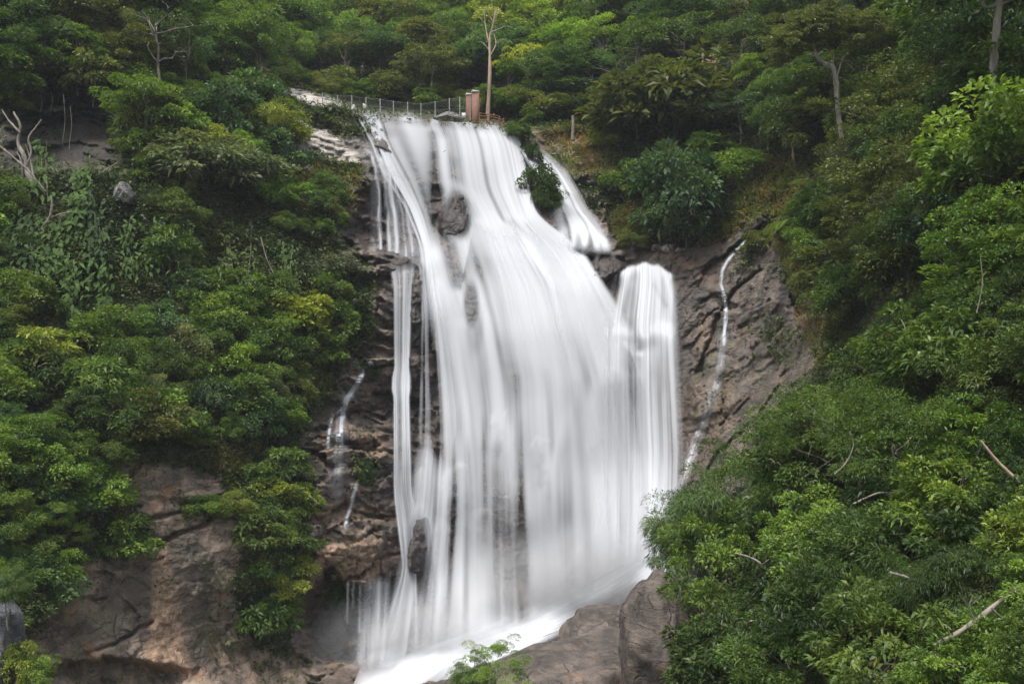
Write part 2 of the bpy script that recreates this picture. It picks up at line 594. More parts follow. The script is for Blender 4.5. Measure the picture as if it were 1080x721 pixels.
BOSS = [  # px, py, rx, ry, metres towards the viewer
    (482, 228, 17, 32, 1.31), (498, 320, 13, 34, .3), (442, 585, 12, 42, 1.5), (439, 345, 8, 60, 0.9), (402, 162, 20, 24, .5),
    (396, 236, 36, 34, -1.6), (385, 278, 46, 13, 1.1), (408, 440, 34, 26, -1.5), (372, 648, 52, 40, -2.2), (376, 590, 66, 28, 1.0), (70, 142, 62, 36, -3.2), (195, 340, 30, 14, -1.2), (75, 418, 26, 18, -1.5),
    (640, 285, 22, 16, 1.2), (660, 400, 12, 34, -0.8), (610, 255, 14, 9, 0.8), (400, 700, 60, 30, -0.5), (130, 712, 70, 18, -2.0), (130, 205, 9, 14, 1.3), (640, 262, 40, 10, 0.8),
]
CRACKS = [([(95, 540), (140, 548), (175, 543), (205, 532), (242, 521)], 2.2, 0.9), ([(110, 540), (150, 533)], 1.5, 0.5), ([(132, 588), (160, 578), (185, 565), (215, 552), (245, 530)], 2.4, 0.9), ([(142, 597), (170, 588)], 1.5, 0.5),
          ([(85, 632), (112, 631)], 1.4, 0.4), ([(95, 690), (140, 668), (160, 655)], 1.6, 0.45), ([(330, 478), (360, 470), (400, 478), (430, 474)], 2.0, 0.6), ([(322, 540), (370, 535), (400, 548), (432, 545)], 2.2, 0.8),
          ([(320, 588), (350, 585), (385, 590), (428, 583)], 1.6, 0.5), ([(375, 590), (370, 622)], 1.3, 0.5), ([(345, 586), (340, 610)], 1.2, 0.4), ([(400, 590), (402, 612)], 1.2, 0.4), ([(392, 455), (398, 490), (392, 510)], 2.0, 0.8),
          ([(345, 410), (380, 420), (425, 415)], 1.8, 0.6), ([(800, 285), (770, 310), (752, 345), (735, 400)], 2.0, 0.7), ([(830, 390), (800, 440), (765, 470), (745, 495)], 2.2, 0.8), ([(790, 420), (760, 450)], 1.6, 0.5),
          ([(300, 135), (340, 150), (385, 158)], 1.5, 0.4), ([(310, 150), (350, 165)], 1.5, 0.4), ([(315, 125), (350, 140), (378, 143)], 1.5, 0.45)]
LEDGES = np.array([300, 345, 380, 405, 437, 476, 520, 548, 575, 612, 655, 700, 760], float)
ROCK_LOWER = [(108, 478), (165, 485), (235, 500), (245, 520), (322, 505), (328, 560), (318, 640), (330, 760), (10, 760), (35, 640), (70, 605), (108, 585), (112, 560), (100, 525)]
ROCK_MID = [(312, 470), (345, 415), (372, 378), (395, 345), (398, 300), (380, 272), (358, 255), (358, 222), (380, 190), (400, 170), (450, 180), (470, 760), (306, 760), (316, 600)]
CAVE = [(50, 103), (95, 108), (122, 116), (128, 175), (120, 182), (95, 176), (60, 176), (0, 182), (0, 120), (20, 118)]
PALE = [(288, 90), (350, 104), (386, 121), (400, 150), (388, 176), (345, 166), (300, 162), (298, 122), (315, 116), (340, 118), (310, 105)]
PALE2 = [(300, 176), (330, 173), (331, 180), (301, 184)]
PALE3 = [(312, 206), (345, 205), (346, 213), (314, 214)]
RIGHT = [(545, 140), (572, 142), (600, 182), (640, 200), (648, 250), (690, 258), (760, 252), (800, 225), (832, 240), (825, 290), (872, 335), (868, 385), (830, 420), (800, 490), (740, 560), (640, 560), (560, 250)]
SLIP = [(180, 315), (200, 315), (205, 345), (190, 352), (178, 340)]
BANK = [(532, 134), (575, 136), (640, 134), (648, 195), (615, 188), (585, 165), (560, 148)]
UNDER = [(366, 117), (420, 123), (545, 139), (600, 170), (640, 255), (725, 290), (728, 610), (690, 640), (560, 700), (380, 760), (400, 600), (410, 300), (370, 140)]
FOOT = [(380, 700), (560, 640), (660, 560), (760, 560), (730, 780), (360, 780)]


def zones(px, py, jitter):
    """soft masks: rock, pale, tan, wet, water"""
    g = lambda poly, w=7.0: sstep(-w, w, poly_sd(px, py, poly) + jitter)
    lower, mid, cave, pale, right, bank, under = g(ROCK_LOWER), g(ROCK_MID), g(CAVE), g(PALE, 4), g(RIGHT), g(BANK), g(UNDER)
    pale = np.maximum.reduce([pale, g(PALE2, 2) * 0.9, g(PALE3, 2) * 0.9])
    foot = g(FOOT)
    slip = g(SLIP, 4)
    rock = np.maximum.reduce([lower, mid, cave, pale, right, bank * 0.8, under, foot, slip])
    tan = np.maximum.reduce([g([(316, 572), (432, 566), (440, 605), (400, 622), (318, 612)], 5), 0.8 * g([(330, 532), (428, 532), (428, 548), (325, 552)], 4), 0.75 * g([(155, 640), (163, 590), (176, 572), (186, 620), (203, 700), (150, 715)], 5),
                             0.6 * g([(715, 410), (770, 395), (775, 440), (735, 500), (705, 540)], 8), 0.8 * g([(372, 455), (410, 460), (420, 480), (398, 482)], 4), 0.7 * g([(690, 292), (722, 290), (720, 305), (700, 305)], 4), 0.8 * g([(468, 246), (490, 246), (492, 292), (474, 294)], 4),
                             0.6 * bank, 0.6 * slip, 0.55 * g([(738, 330), (752, 335), (748, 372), (735, 366)], 4), 0.6 * g([(548, 222), (592, 232), (596, 252), (560, 248)], 5), 0.6 * g([(612, 205), (650, 225), (655, 250), (625, 240)], 5)])
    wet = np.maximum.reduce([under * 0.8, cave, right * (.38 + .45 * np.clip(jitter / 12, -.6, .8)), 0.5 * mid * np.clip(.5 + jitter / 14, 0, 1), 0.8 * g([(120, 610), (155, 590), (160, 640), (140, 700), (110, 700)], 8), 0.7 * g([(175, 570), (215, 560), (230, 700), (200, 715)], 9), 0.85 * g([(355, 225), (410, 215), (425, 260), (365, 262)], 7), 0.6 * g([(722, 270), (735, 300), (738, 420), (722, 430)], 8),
                             0.8 * g([(322, 630), (420, 618), (430, 690), (330, 700)], 8), 0.6 * g([(385, 430), (430, 420), (425, 458), (375, 452)], 5), 0.5 * g([(770, 300), (820, 320), (830, 380), (790, 400)], 12)])
    return rock, pale, tan, wet, under


gx = np.r_[np.linspace(-460, -30, 44)[:-1], np.arange(-30, 1110, 1.55), np.linspace(1110, 1540, 44)]
gy = np.r_[np.linspace(-520, -24, 50)[:-1], np.arange(-24, 745, 1.55), np.linspace(745, 1200, 46)]
GX, GY = np.meshgrid(gx, gy)
px, py = GX.ravel(), GY.ravel()
D0 = base_depth(px, py)
W0 = P(px, py, D0)
jit = fbm(W0 * 0.45, 4, 11) * 11 + fbm(W0 * 1.6, 3, 15) * 5
rock, pale, tan, wet, under = zones(px, py, jit)
slabm = sstep(-6, 8, poly_sd(px, py, ROCK_LOWER))
palem = sstep(-6, 8, poly_sd(px, py, PALE))
off = fbm(W0 * 0.11, 3, 3) * 1.3 * (1 - 0.75 * under)
off += (1 - rock) * fbm(W0 * 0.3, 3, 5) * 1.2
# blocky faces
dip = math.radians(9)
B = W0.copy()
B[:, 2] = W0[:, 2] * math.cos(dip) + W0[:, 0] * math.sin(dip)
B += np.stack([fbm(W0 * 0.4, 3, 31), fbm(W0 * 0.4, 3, 32), fbm(W0 * 0.4, 3, 33)], -1) * 0.8
rightm = sstep(-4, 14, poly_sd(px, py, RIGHT)) * (1 - sstep(640, 600, px))
ca, sa = math.cos(math.radians(-42)), math.sin(math.radians(-42))
BR = B.copy()
BR[:, 0] = B[:, 0] * ca - B[:, 2] * sa
BR[:, 2] = B[:, 0] * sa + B[:, 2] * ca
BB = np.where((rightm > .5)[:, None], BR * np.array([.42, .6, .8]), B)
bossm = np.zeros(len(px))
for bx, by, rx, ry, a in BOSS:
    if a > 1.3:
        bossm = np.maximum(bossm, sstep(1.7, 0.9, ((px - bx) / rx) ** 2 + ((py - by) / ry) ** 2))
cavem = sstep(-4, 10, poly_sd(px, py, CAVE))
liprow = sstep(40, 12, py - np.interp(px, LIPX, LIPY)) * under
amp = rock * (1 - 0.72 * slabm) * (1 - 0.62 * under) * (1 - 0.6 * palem) * (1 - .95 * bossm) * (1 - .7 * cavem) * (1 - .8 * liprow)
midz = sstep(-10, 10, poly_sd(px, py, ROCK_MID))
BB[:, 2] *= np.where(midz > .5, 1.55, 1.0)
f1, f2, idv, tl = cells(BB * np.array([0.24, 0.24, 0.5]), 41)
off += amp * (1 - .25 * rightm) * ((idv - 0.5) * 1.15 + tl * 1.5 - 0.16 * (1 - sstep(0.0, 0.05, f2 - f1)))
f1, f2, idv, tl = cells(BB * np.array([0.62, 0.62, 1.25]), 47)
off += amp * (1 - .55 * rightm) * ((idv - 0.5) * 0.5 + tl * 0.75 - 0.08 * (1 - sstep(0.0, 0.06, f2 - f1)))
f1, f2, idv, tl = cells(BB * np.array([1.7, 1.7, 3.2]), 53)
off += np.maximum(amp, rock * .3) * ((idv - 0.5) * 0.16 + tl * 0.26)
# strata of the broken wall left of the water
ly = py + (px - 380) * 0.06 + fbm(W0 * 0.35, 3, 51) * 9
li = np.searchsorted(LEDGES, ly)
lt = (ly - LEDGES[np.clip(li - 1, 0, len(LEDGES) - 1)]) / np.maximum(LEDGES[np.clip(li, 0, len(LEDGES) - 1)] - LEDGES[np.clip(li - 1, 0, len(LEDGES) - 1)], 1)
lt = np.clip(lt, 0, 1)
lr = np.array([0.2, 0.5, -0.3, 0.7, -0.5, 0.2, 0.7, -0.3, 0.9, 0.3, -0.8, -0.3, 0.3, 0, 0])[li]
midm = sstep(-10, 10, poly_sd(px, py, ROCK_MID))
off += midm * (lr * 0.8 + 0.35 * (0.5 - lt))
# thin tilted beds on the pale slab and the right face
bed = np.abs(vnoise(np.c_[W0[:, 0] * 0.12, W0[:, 1] * 0.12, W0[:, 2] * 2.1 + W0[:, 0] * 0.85], 61))
off += palem * (bed - 0.4) * 0.55
off += fbm(W0 * 1.3, 5, 71, 0.6) * 0.20 * (0.35 + 0.65 * rock)
jx = fbm(W0 * 0.6, 4, 19) * 12
for bx, by, rx, ry, a in BOSS:
    r2 = ((px + jx * min(rx, ry) * 0.07 - bx) / rx) ** 2 + ((py + jit * min(rx, ry) * 0.07 - by) / ry) ** 2
    if a > 0:
        off += a * np.sqrt(np.clip(1 - r2, 0, 1))
    else:
        off += a * sstep(1.6, 0.3, r2)
for pts, w, a in CRACKS:
    d = seg_dist(px + fbm(W0 * 1.2, 2, 81) * 4, py + fbm(W0 * 1.2, 2, 83) * 4, pts)
    off -= a * np.exp(-(d / w) ** 2)
lipf = 1 - 0.7 * sstep(12, 0, np.abs(py - np.interp(px, LIPX, LIPY))) * sstep(280, 300, px) * (1 - sstep(600, 640, px))
D1 = D0 - off * lipf * np.clip(D0 / 60, 0.3, 1.3)
W1 = P(px, py, D1)
ny_, nx_ = GX.shape
DG = D1.reshape(ny_, nx_)
RG = rock.reshape(ny_, nx_)
idx = np.arange(ny_ * nx_).reshape(ny_, nx_)
quads = np.stack([idx[1:, :-1].ravel(), idx[1:, 1:].ravel(), idx[:-1, 1:].ravel(), idx[:-1, :-1].ravel()], -1)
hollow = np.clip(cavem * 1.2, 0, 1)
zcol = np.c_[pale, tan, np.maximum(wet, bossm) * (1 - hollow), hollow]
moss_n = sstep(0.15, 0.45, fbm(W0 * 0.8, 4, 91) + 0.15 * (idv - 0.5))
moss = np.clip((1 - rock) + 0.35 * moss_n * rock * (1 - pale) * (1 - under), 0, 1)
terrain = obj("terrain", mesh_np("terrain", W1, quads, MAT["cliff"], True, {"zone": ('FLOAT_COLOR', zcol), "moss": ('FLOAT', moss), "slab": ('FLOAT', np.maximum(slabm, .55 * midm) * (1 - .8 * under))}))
tag(terrain, "rock walls, ledges and wooded slopes of the gorge around the waterfall", "terrain", kind="structure")


def bil(G, x, y):
    x, y = np.asarray(x, float), np.asarray(y, float)
    fx = np.clip(np.interp(x, gx, np.arange(nx_)), 0, nx_ - 1.001)
    fy = np.clip(np.interp(y, gy, np.arange(ny_)), 0, ny_ - 1.001)
    i, j = np.floor(fx).astype(int), np.floor(fy).astype(int)
    a, b = fx - i, fy - j
    return G[j, i] * (1 - a) * (1 - b) + G[j, i + 1] * a * (1 - b) + G[j + 1, i] * (1 - a) * b + G[j + 1, i + 1] * a * b


def depth(x, y):
    return bil(DG, x, y)


def ground(x, y, lift=0.0):
    p = P(x, y, depth(x, y))
    p[..., 2] += lift
    return p


# ------------------------------------------------------------------ water
def water_sheet(name, label, y0, y1, L, R, dens, offs, du=0.9, dv=1.3, seed=1, relief=0.10, cutoff=0.012, fine=1.0, hug=False, mid=(), tiers=(), hugr=2.5):
    """a sheet of falling water: columns follow the flow between the left and right edges"""
    v = np.arange(y0, y1, dv)
    k = np.ones(17) / 17
    pad = lambda a: np.convolve(np.pad(a, 8, 'edge'), k, 'valid')
    gd = np.array([pad(np.interp(v, *zip(*q))) for q in [L, *mid, R]])        # flow guides, left to right
    wmax = (gd[-1] - gd[0]).max()
    nu = max(8, int(wmax / du))
    u = np.linspace(0, 1, nu)
    ref = gd[:, np.argmax(gd[-1] - gd[0])]
    ref = (ref - ref[0]) / (ref[-1] - ref[0])
    gi = np.interp(u, ref, np.arange(len(gd)))
    g0 = np.minimum(gi.astype(int), len(gd) - 2)
    gf = gi - g0
    X = (gd[g0] * (1 - gf)[:, None] + gd[g0 + 1] * gf[:, None]).T
    Y = np.repeat(v[:, None], nu, 1)
    U = np.repeat((u * wmax)[None], len(v), 0)
    x, y, uu = X.ravel(), Y.ravel(), U.ravel()
    edge = np.minimum(u, 1 - u)
    edge = np.repeat((edge * wmax)[None], len(v), 0).ravel()
    st = lambda f, g, s: vnoise(np.c_[uu / (f * fine), y / g, np.zeros(len(uu))], seed * 31 + s)
    S = 0.46 * st(27, 240, 1) + 0.36 * st(12, 200, 2) + 0.20 * st(5.5, 160, 3) + 0.07 * st(2.6, 110, 4)
    if tiers:
        for q, (yb, wd, sd) in enumerate(tiers):
            S2 = 0.46 * st(27, 240, 11 + 7 * q) + 0.36 * st(12, 200, 12 + 7 * q) + 0.20 * st(5.5, 160, 13 + 7 * q) + 0.07 * st(2.6, 110, 14 + 7 * q)
            ty = np.interp(x, *zip(*yb)) + 7 * vnoise(np.c_[x / 11, x * 0, x * 0 + sd], sd)
            k2 = sstep(-wd, wd, y - ty)
            S = (S * (1 - k2) + S2 * k2) / np.sqrt(k2 * k2 + (1 - k2) ** 2)
    S = S + 0.16 * fbm(np.c_[x / 30, y / 55, np.zeros(len(x))], 3, seed + 77)
    a = dens(x, y, uu, S, edge)
    a = np.clip(a, 0, 0.985)
    d = base_depth(x, y)
    Wb = P(x, y, d)
    d = d - fbm(Wb * 0.11, 3, 3) * 1.3 * 0.25
    if hug:
        d = np.minimum.reduce([depth(x + i, y + j) for i in (-hugr, 0, hugr) for j in (-hugr, 0, hugr)]) - 0.06
        if hugr > 3:
            dd_ = d.reshape(len(v), nu)
            for _ in range(4):
                k7 = np.ones(9) / 9
                dd_ = np.apply_along_axis(lambda q: np.convolve(np.pad(q, 4, 'edge'), k7, 'valid'), 0, dd_)
                dd_ = np.apply_along_axis(lambda q: np.convolve(np.pad(q, 4, 'edge'), k7, 'valid'), 1, dd_)
            d = dd_.ravel() - .2
        d = d - relief * (S + 0.5) * np.clip(a, 0, 1)
    else:
        d = d - offs(x, y) - relief * (S + 0.5) * np.clip(a, 0, 1)
    V = P(x, y, d)
    nv = len(v)
    ix = np.arange(nv * nu).reshape(nv, nu)
    q = np.stack([ix[1:, :-1].ravel(), ix[1:, 1:].ravel(), ix[:-1, 1:].ravel(), ix[:-1, :-1].ravel()], -1)
    q = q[(a[q] > cutoff).any(1)]
    used = np.unique(q)
    rem = np.full(nv * nu, -1)
    rem[used] = np.arange(len(used))
    o = obj(name, mesh_np(name, V[used], rem[q], MAT["water"], True, {"dens": ('FLOAT', a[used])}))
    return tag(o, label, "waterfall", kind="structure")


def anchors(pts, sig=24.0):
    pts = np.array(pts, float)

    def f(x, y):
        num, den = 1e-9, 1e-9
        for ax, ay, r in pts:
            w = np.exp(-((x - ax) ** 2 + ((y - ay) * 0.75) ** 2) / (2 * sig * sig)) + 1e-7
            num = num + w * r
            den = den + w
        return num / den
    return f


def holes(x, y, lst):
    m = np.ones(len(x))
    for bx, by, rx, ry, s in lst:
        r = np.sqrt(((x - bx) / rx) ** 2 + ((y - by) / ry) ** 2)
        m *= 1 - s * sstep(1.35, 0.6, r)
    return m


def strokes(x, y, lst):
    t = np.zeros(len(x))
    for pts, w, a in lst:
        d = seg_dist(x, y, pts)
        t += a * np.exp(-(d / w) ** 2)
    return t


footline = lambda x: np.interp(x, [380, 430, 480, 520, 560, 600, 650, 700, 725], [716, 706, 694, 682, 668, 642, 614, 598, 560])
lipline = lambda x: np.interp(x, LIPX, LIPY)
TIERS = [([(380, 250), (430, 262), (462, 300), (486, 300), (500, 240), (560, 237), (600, 264), (640, 322), (720, 345)], 9, 3),
         ([(400, 545), (445, 470), (470, 500), (490, 452), (520, 470), (545, 440), (575, 500), (610, 420), (640, 400), (720, 420)], 30, 8)]
A_MAIN = anchors([
    (372, 122, .45), (385, 128, .6), (420, 133, .8), (460, 138, .75), (500, 143, .9), (540, 150, .8), (396, 152, .45), (400, 170, .3), (410, 190, .15), (425, 168, .9), (440, 165, .95), (440, 185, .9), (461, 185, .45), (463, 215, .25), (482, 165, .85), (510, 180, .95), (540, 190, .85), (555, 215, .75),
    (424, 195, .6), (412, 215, .08), (420, 235, .12), (438, 225, .85), (432, 255, .3), (455, 262, 1.0), (500, 225, .9), (525, 235, 1.1), (560, 245, 1.2), (600, 280, 1.2), (630, 310, 1.1), (480, 262, .62), (484, 285, .68), (465, 310, 1.0), (478, 345, 1.0), (505, 365, .72), (530, 320, 1.15), (560, 330, 1.15), (600, 350, 1.1),
    (640, 345, .95), (450, 330, .6), (450, 365, .5), (452, 420, .65), (482, 430, .92), (512, 440, .66), (540, 420, .82), (580, 445, .62), (612, 420, .95), (640, 430, .9), (670, 430, .7), (450, 500, .58), (480, 520, .78), (515, 540, .72), (550, 520, .7), (590, 520, .7), (630, 520, .88), (670, 520, .85),
    (430, 600, .7), (470, 600, .88), (510, 600, .72), (560, 590, .75), (600, 590, .92), (650, 590, 1.15), (690, 580, 1.15), (420, 660, .7), (470, 660, .95), (540, 650, 1.05), (400, 700, .8)], 17)
H_MAIN = [(482, 224, 13, 22, .9), (486, 236, 11, 16, .8), (497, 320, 8, 24, .7), (501, 345, 9, 28, .3), (441, 585, 10, 40, .9), (439, 345, 6, 55, .6)]
S_MAIN = [([(415, 150), (432, 185), (446, 225), (458, 270)], 7, .3), ([(458, 270), (466, 310), (478, 350), (492, 430), (500, 520), (506, 640)], 9, .28), ([(468, 150), (470, 190), (505, 212), (520, 235)], 6, .3), ([(500, 300), (520, 360), (540, 440), (548, 560)], 9, .18),
          ([(500, 345), (508, 400), (512, 470)], 8, -.16), ([(575, 395), (580, 450), (584, 525)], 7, -.20), ([(610, 330), (625, 420), (632, 560)], 12, .2), ([(457, 142), (458, 175), (463, 235)], 6, -.4), ([(466, 236), (476, 268), (483, 296)], 9, -.22), ([(440, 290), (438, 400)], 5, -.3), ([(462, 300), (470, 420), (474, 520)], 7, .25),
          ([(660, 350), (664, 420), (666, 470)], 7, -.25), ([(545, 400), (552, 560), (552, 620)], 6, -.2), ([(440, 540), (455, 560), (468, 600), (474, 680)], 9, .3)]


LEDGE_SPLASH_SHADE = [([(470, 512), (474, 496), (484, 487), (488, 489)], 3.5, .35), ([(488, 488), (494, 515), (496, 560)], 5, .15), ([(518, 446), (524, 437), (534, 434)], 2.5, .3), ([(534, 436), (540, 470), (541, 520)], 4, .12), ([(436, 470), (441, 455), (448, 450)], 3, .3), ([(563, 470), (569, 462), (578, 462)], 3, .2),
                ([(596, 605), (604, 588), (612, 580)], 4, .3), ([(456, 560), (466, 552), (474, 556)], 4, .3), ([(640, 400), (650, 388), (662, 390)], 4, .25), ([(500, 545), (508, 536), (516, 540)], 3, .2), ([(620, 470), (628, 460), (640, 462)], 4, .2), ([(476, 345), (486, 338), (494, 346)], 4, .25), ([(506, 236), (530, 231), (558, 237)], 6, .35), ([(566, 244), (590, 256), (612, 276)], 7, .2),
                ([(478, 516), (476, 545)], 5, -.25), ([(527, 452), (525, 480)], 5, -.22), ([(571, 478), (570, 510)], 5, -.2), ([(608, 600), (604, 622)], 6, -.35), ([(651, 400), (650, 430)], 6, -.25), ([(630, 472), (630, 500)], 6, -.2), ([(509, 548), (508, 580)], 5, -.22), ([(443, 460), (443, 490)], 5, -.3)]


def dens_main(x, y, u, S, e):
    r = A_MAIN(x, y) + strokes(x, y, S_MAIN)
    mist = np.clip(strokes(x, y, [([(508, 244), (545, 250), (590, 272), (625, 312)], 30, 1.0), ([(455, 268), (468, 302)], 14, .8), ([(600, 345), (640, 350)], 22, .6)]), 0, 1) * sstep(232, 244, y + (x > 566) * 30)
    S = S * (1 - .72 * mist)
    top = sstep(-6.5, 4.0, y - lipline(x) + 4.5 * vnoise(np.c_[x / 9, x * 0, x * 0], 4))
    low = sstep(320, 430, y)
    r = r * (1 - 0.20 * low - .10 * low * sstep(560, 460, x))
    a = r + S * (1.45 - 0.65 * np.clip(r, 0, 1))
    a -= .28 * sstep(9, 0, np.abs(y - lipline(x) - 1)) * (1 + S)
    # splashes on small wall ledges, the shadow beneath painted as thinner water
    a += .7 * strokes(x + 3 * vnoise(np.c_[x / 6, y / 6, x * 0], 55), y + 4 * vnoise(np.c_[x / 5, y / 9, x * 0], 57), LEDGE_SPLASH_SHADE) * (1 + 1.6 * S)
    # soft shoulder: dense water never turns into a solid sheet
    a = np.clip(a, 0, 1.25)
    a = a - 0.24 * a * a * (a / 1.25)
    a *= holes(x, y, H_MAIN) * top * sstep(0, 14, e) * sstep(6, -16, y - footline(x))
    return a


off_main = lambda x, y: 0.45 + 0.6 * sstep(135, 240, y) - 0.0 * x
L_MAIN = [(112, 364), (125, 372), (150, 386), (185, 397), (215, 420), (260, 440), (330, 442), (480, 436), (560, 426), (620, 412), (705, 396)]
M_MAIN = [[(112, 400), (150, 412), (190, 434), (230, 450), (290, 464), (345, 477), (430, 491), (520, 497), (705, 496)], [(112, 440), (150, 456), (200, 462), (240, 469), (290, 479), (345, 499), (430, 513), (705, 514)], [(112, 470), (150, 482), (200, 489), (235, 506), (300, 528), (400, 546), (705, 556)],
          [(112, 496), (150, 512), (200, 520), (238, 538), (262, 552), (300, 574), (400, 598), (500, 606), (705, 610)], [(112, 512), (150, 534), (200, 545), (234, 556), (262, 584), (300, 608), (400, 640), (500, 654), (705, 662)]]
R_MAIN = [(112, 524), (140, 549), (175, 556), (205, 561), (226, 567), (244, 592), (262, 616), (300, 640), (335, 664), (420, 696), (520, 716), (600, 722), (705, 724)]
water_sheet("waterfall", "broad silky white main curtain of the waterfall", 114, 704, L_MAIN, R_MAIN, dens_main, off_main, seed=1, mid=M_MAIN, tiers=TIERS)


def dens_outer(x, y, u, S, e):
    r = A_MAIN(x, y) + strokes(x, y, S_MAIN)
    a = sstep(0.0, 0.9, S + (r - 0.85) * 0.9) * 0.55 * sstep(215, 300, y)
    burst = np.exp(-(((x - 565 - (y - 250) * .5) / 50) ** 2 + ((y - 262) / 26) ** 2)) * .55 + np.exp(-(((x - 462) / 18) ** 2 + ((y - 318) / 22) ** 2)) * .25
    return np.clip(a * .8 + burst * (1 + S), 0, .9) * holes(x, y, H_MAIN) * sstep(0, 16, e) * sstep(4, -30, y - footline(x))


water_sheet("waterfall_spray", "loose bright strands of water falling in front of the main curtain", 224, 690, L_MAIN, [(p, q - 4) for p, q in R_MAIN], dens_outer, lambda x, y: 1.0 + 0.9 * sstep(230, 330, y), seed=5, relief=0.12, mid=M_MAIN, tiers=TIERS[1:])

# thin veil over the overhang, upper left
S_VEIL = [([(390, 158), (397, 176), (400, 205), (402, 268)], 1.6, .55), ([(396, 160), (404, 182), (408, 215), (410, 270)], 2.0, .6), ([(402, 168), (411, 186), (416, 220), (418, 270)], 2.2, .5), ([(410, 176), (418, 190), (425, 225), (427, 270)], 1.5, .4), ([(418, 182), (425, 195), (432, 225), (434, 268)], 2.4, .45), ([(386, 150), (400, 180), (420, 190)], 3.5, .25), ([(395, 268), (440, 266)], 10, .22)]
water_sheet("waterfall_veil", "thin veil of separate water threads over the dark overhang", 148, 296, [(148, 380), (185, 388), (296, 386)], [(148, 416), (185, 436), (215, 446), (296, 450)],
            lambda x, y, u, S, e: np.clip(strokes(x + 2.2 * vnoise(np.c_[x / 12, y / 26, x * 0], 91), y, S_VEIL) * (.75 + 1.1 * S + .4 * vnoise(np.c_[x / 3, y / 14, x * 0], 93)) * .8 + (.12 + .22 * S) * sstep(180, 195, y) * sstep(0, 14, e), 0, .75) * sstep(0, 4, e) * sstep(296, 266, y) * sstep(148, 160, y), lambda x, y: 0.8 + 0 * x, du=0.35, dv=1.0, seed=9, relief=0.08, fine=.4)
# narrow column left of the main curtain
A_COL = anchors([(425, 285, .8), (427, 320, .85), (424, 360, .85), (424, 403, 1.15), (426, 440, .8), (425, 500, .55), (424, 540, .65), (430, 550, 1.0), (430, 580, .95), (432, 630, .7), (425, 680, .6)], 14)
water_sheet("waterfall_column", "narrow column of white water left of the main curtain", 276, 704, [(276, 408), (300, 414), (396, 415), (404, 408), (412, 414), (520, 414), (550, 417), (600, 424), (704, 385)], [(276, 440), (300, 436), (396, 433), (404, 438), (412, 433), (520, 436), (550, 444), (600, 440), (704, 446)],
            lambda x, y, u, S, e: np.clip(A_COL(x, y) * .78 + 0.8 * S - 0.04, 0, .95) * sstep(0, 9, e) * sstep(276, 290, y) * sstep(704, 670, y), lambda x, y: 0.95 + 0 * x, du=0.5, seed=12, relief=0.2)
# side fall upper right
S_S4 = [([(556, 158), (572, 172), (590, 190), (600, 205), (612, 228), (626, 246), (632, 264)], 8.5, .95), ([(572, 176), (588, 198), (598, 216)], 7, .6), ([(596, 214), (597, 235), (595, 264)], 6.5, .7), ([(605, 222), (607, 240), (604, 266)], 5.5, .65), ([(612, 232), (617, 250), (615, 266)], 5, .55), ([(624, 244), (637, 255), (641, 268)], 4.5, .65), ([(598, 240), (612, 244)], 12, .3)]
water_sheet("side_cascade", "white cascade sliding down the rock right of the main lip", 154, 270, [(154, 546), (175, 556), (195, 566), (212, 576), (235, 578), (270, 576)], [(154, 568), (165, 584), (180, 600), (200, 612), (220, 622), (235, 638), (245, 646), (270, 652)],
            lambda x, y, u, S, e: np.clip(strokes(x, y, S_S4) * (1 + 1.0 * S), 0, .92) * sstep(0, 5, e) * sstep(154, 164, y) * sstep(270, 258, y), lambda x, y: 0.55 + 0 * x, du=0.4, dv=0.8, seed=15, relief=0.08, fine=.5, hug=True, hugr=6)
# right block of falls
A_S5 = anchors([(665, 282, .8), (690, 282, .85), (660, 310, .6), (680, 300, .9), (700, 310, .9), (655, 330, .85), (672, 345, .9), (700, 345, .75), (712, 360, .7), (650, 360, .8), (662, 385, .35), (690, 375, .95), (700, 400, .9), (715, 420, .7), (670, 430, .5), (700, 460, .85), (690, 520, .8), (715, 500, .8), (660, 520, .7), (690, 590, .9)], 15)
S_S5 = [([(657, 287), (668, 281), (680, 279), (692, 281), (704, 288)], 6, .55), ([(682, 276), (684, 310), (683, 345)], 22, .34), ([(682, 345), (682, 440), (682, 610)], 34, .30), ([(676, 277), (680, 310), (684, 345)], 10, .62), ([(690, 279), (695, 310), (699, 345)], 9, .55), ([(664, 283), (657, 308), (649, 338)], 4.5, .5), ([(702, 286), (709, 312), (715, 345)], 5, .5), ([(668, 300), (664, 330)], 6, .2), ([(640, 352), (652, 346), (664, 352)], 5, .4), ([(680, 350), (698, 344), (714, 352)], 6, .35), ([(702, 352), (705, 400), (707, 520), (706, 610)], 9, .62), ([(688, 374), (690, 440), (691, 610)], 10, .62),
        ([(648, 352), (647, 400), (650, 610)], 12, .65), ([(668, 398), (671, 450), (672, 610)], 8, .42), ([(716, 360), (718, 420), (720, 520), (718, 600)], 5, .5), ([(660, 362), (668, 372), (676, 374)], 3, .3), ([(690, 300), (702, 322)], 3, -.2), ([(676, 352), (678, 366)], 6, -.25), ([(690, 600), (650, 614)], 16, .5)]


def dens_s5(x, y, u, S, e):
    top = 276 + 2.5 * np.abs(vnoise(np.c_[x / 8, x * 0, x * 0 + 3], 5)) + .013 * (x - 680) ** 2
    a = strokes(x, y, S_S5) * (.92 + 1.25 * S)
    a = np.clip(a, 0, 1.25)
    a = a - .2 * a * a * a / 1.5
    return np.clip(a, 0, .96) * sstep(0, 12, e) * sstep(-1, 4, y - top + 1.2 * S) * sstep(2, -14, y - footline(x))


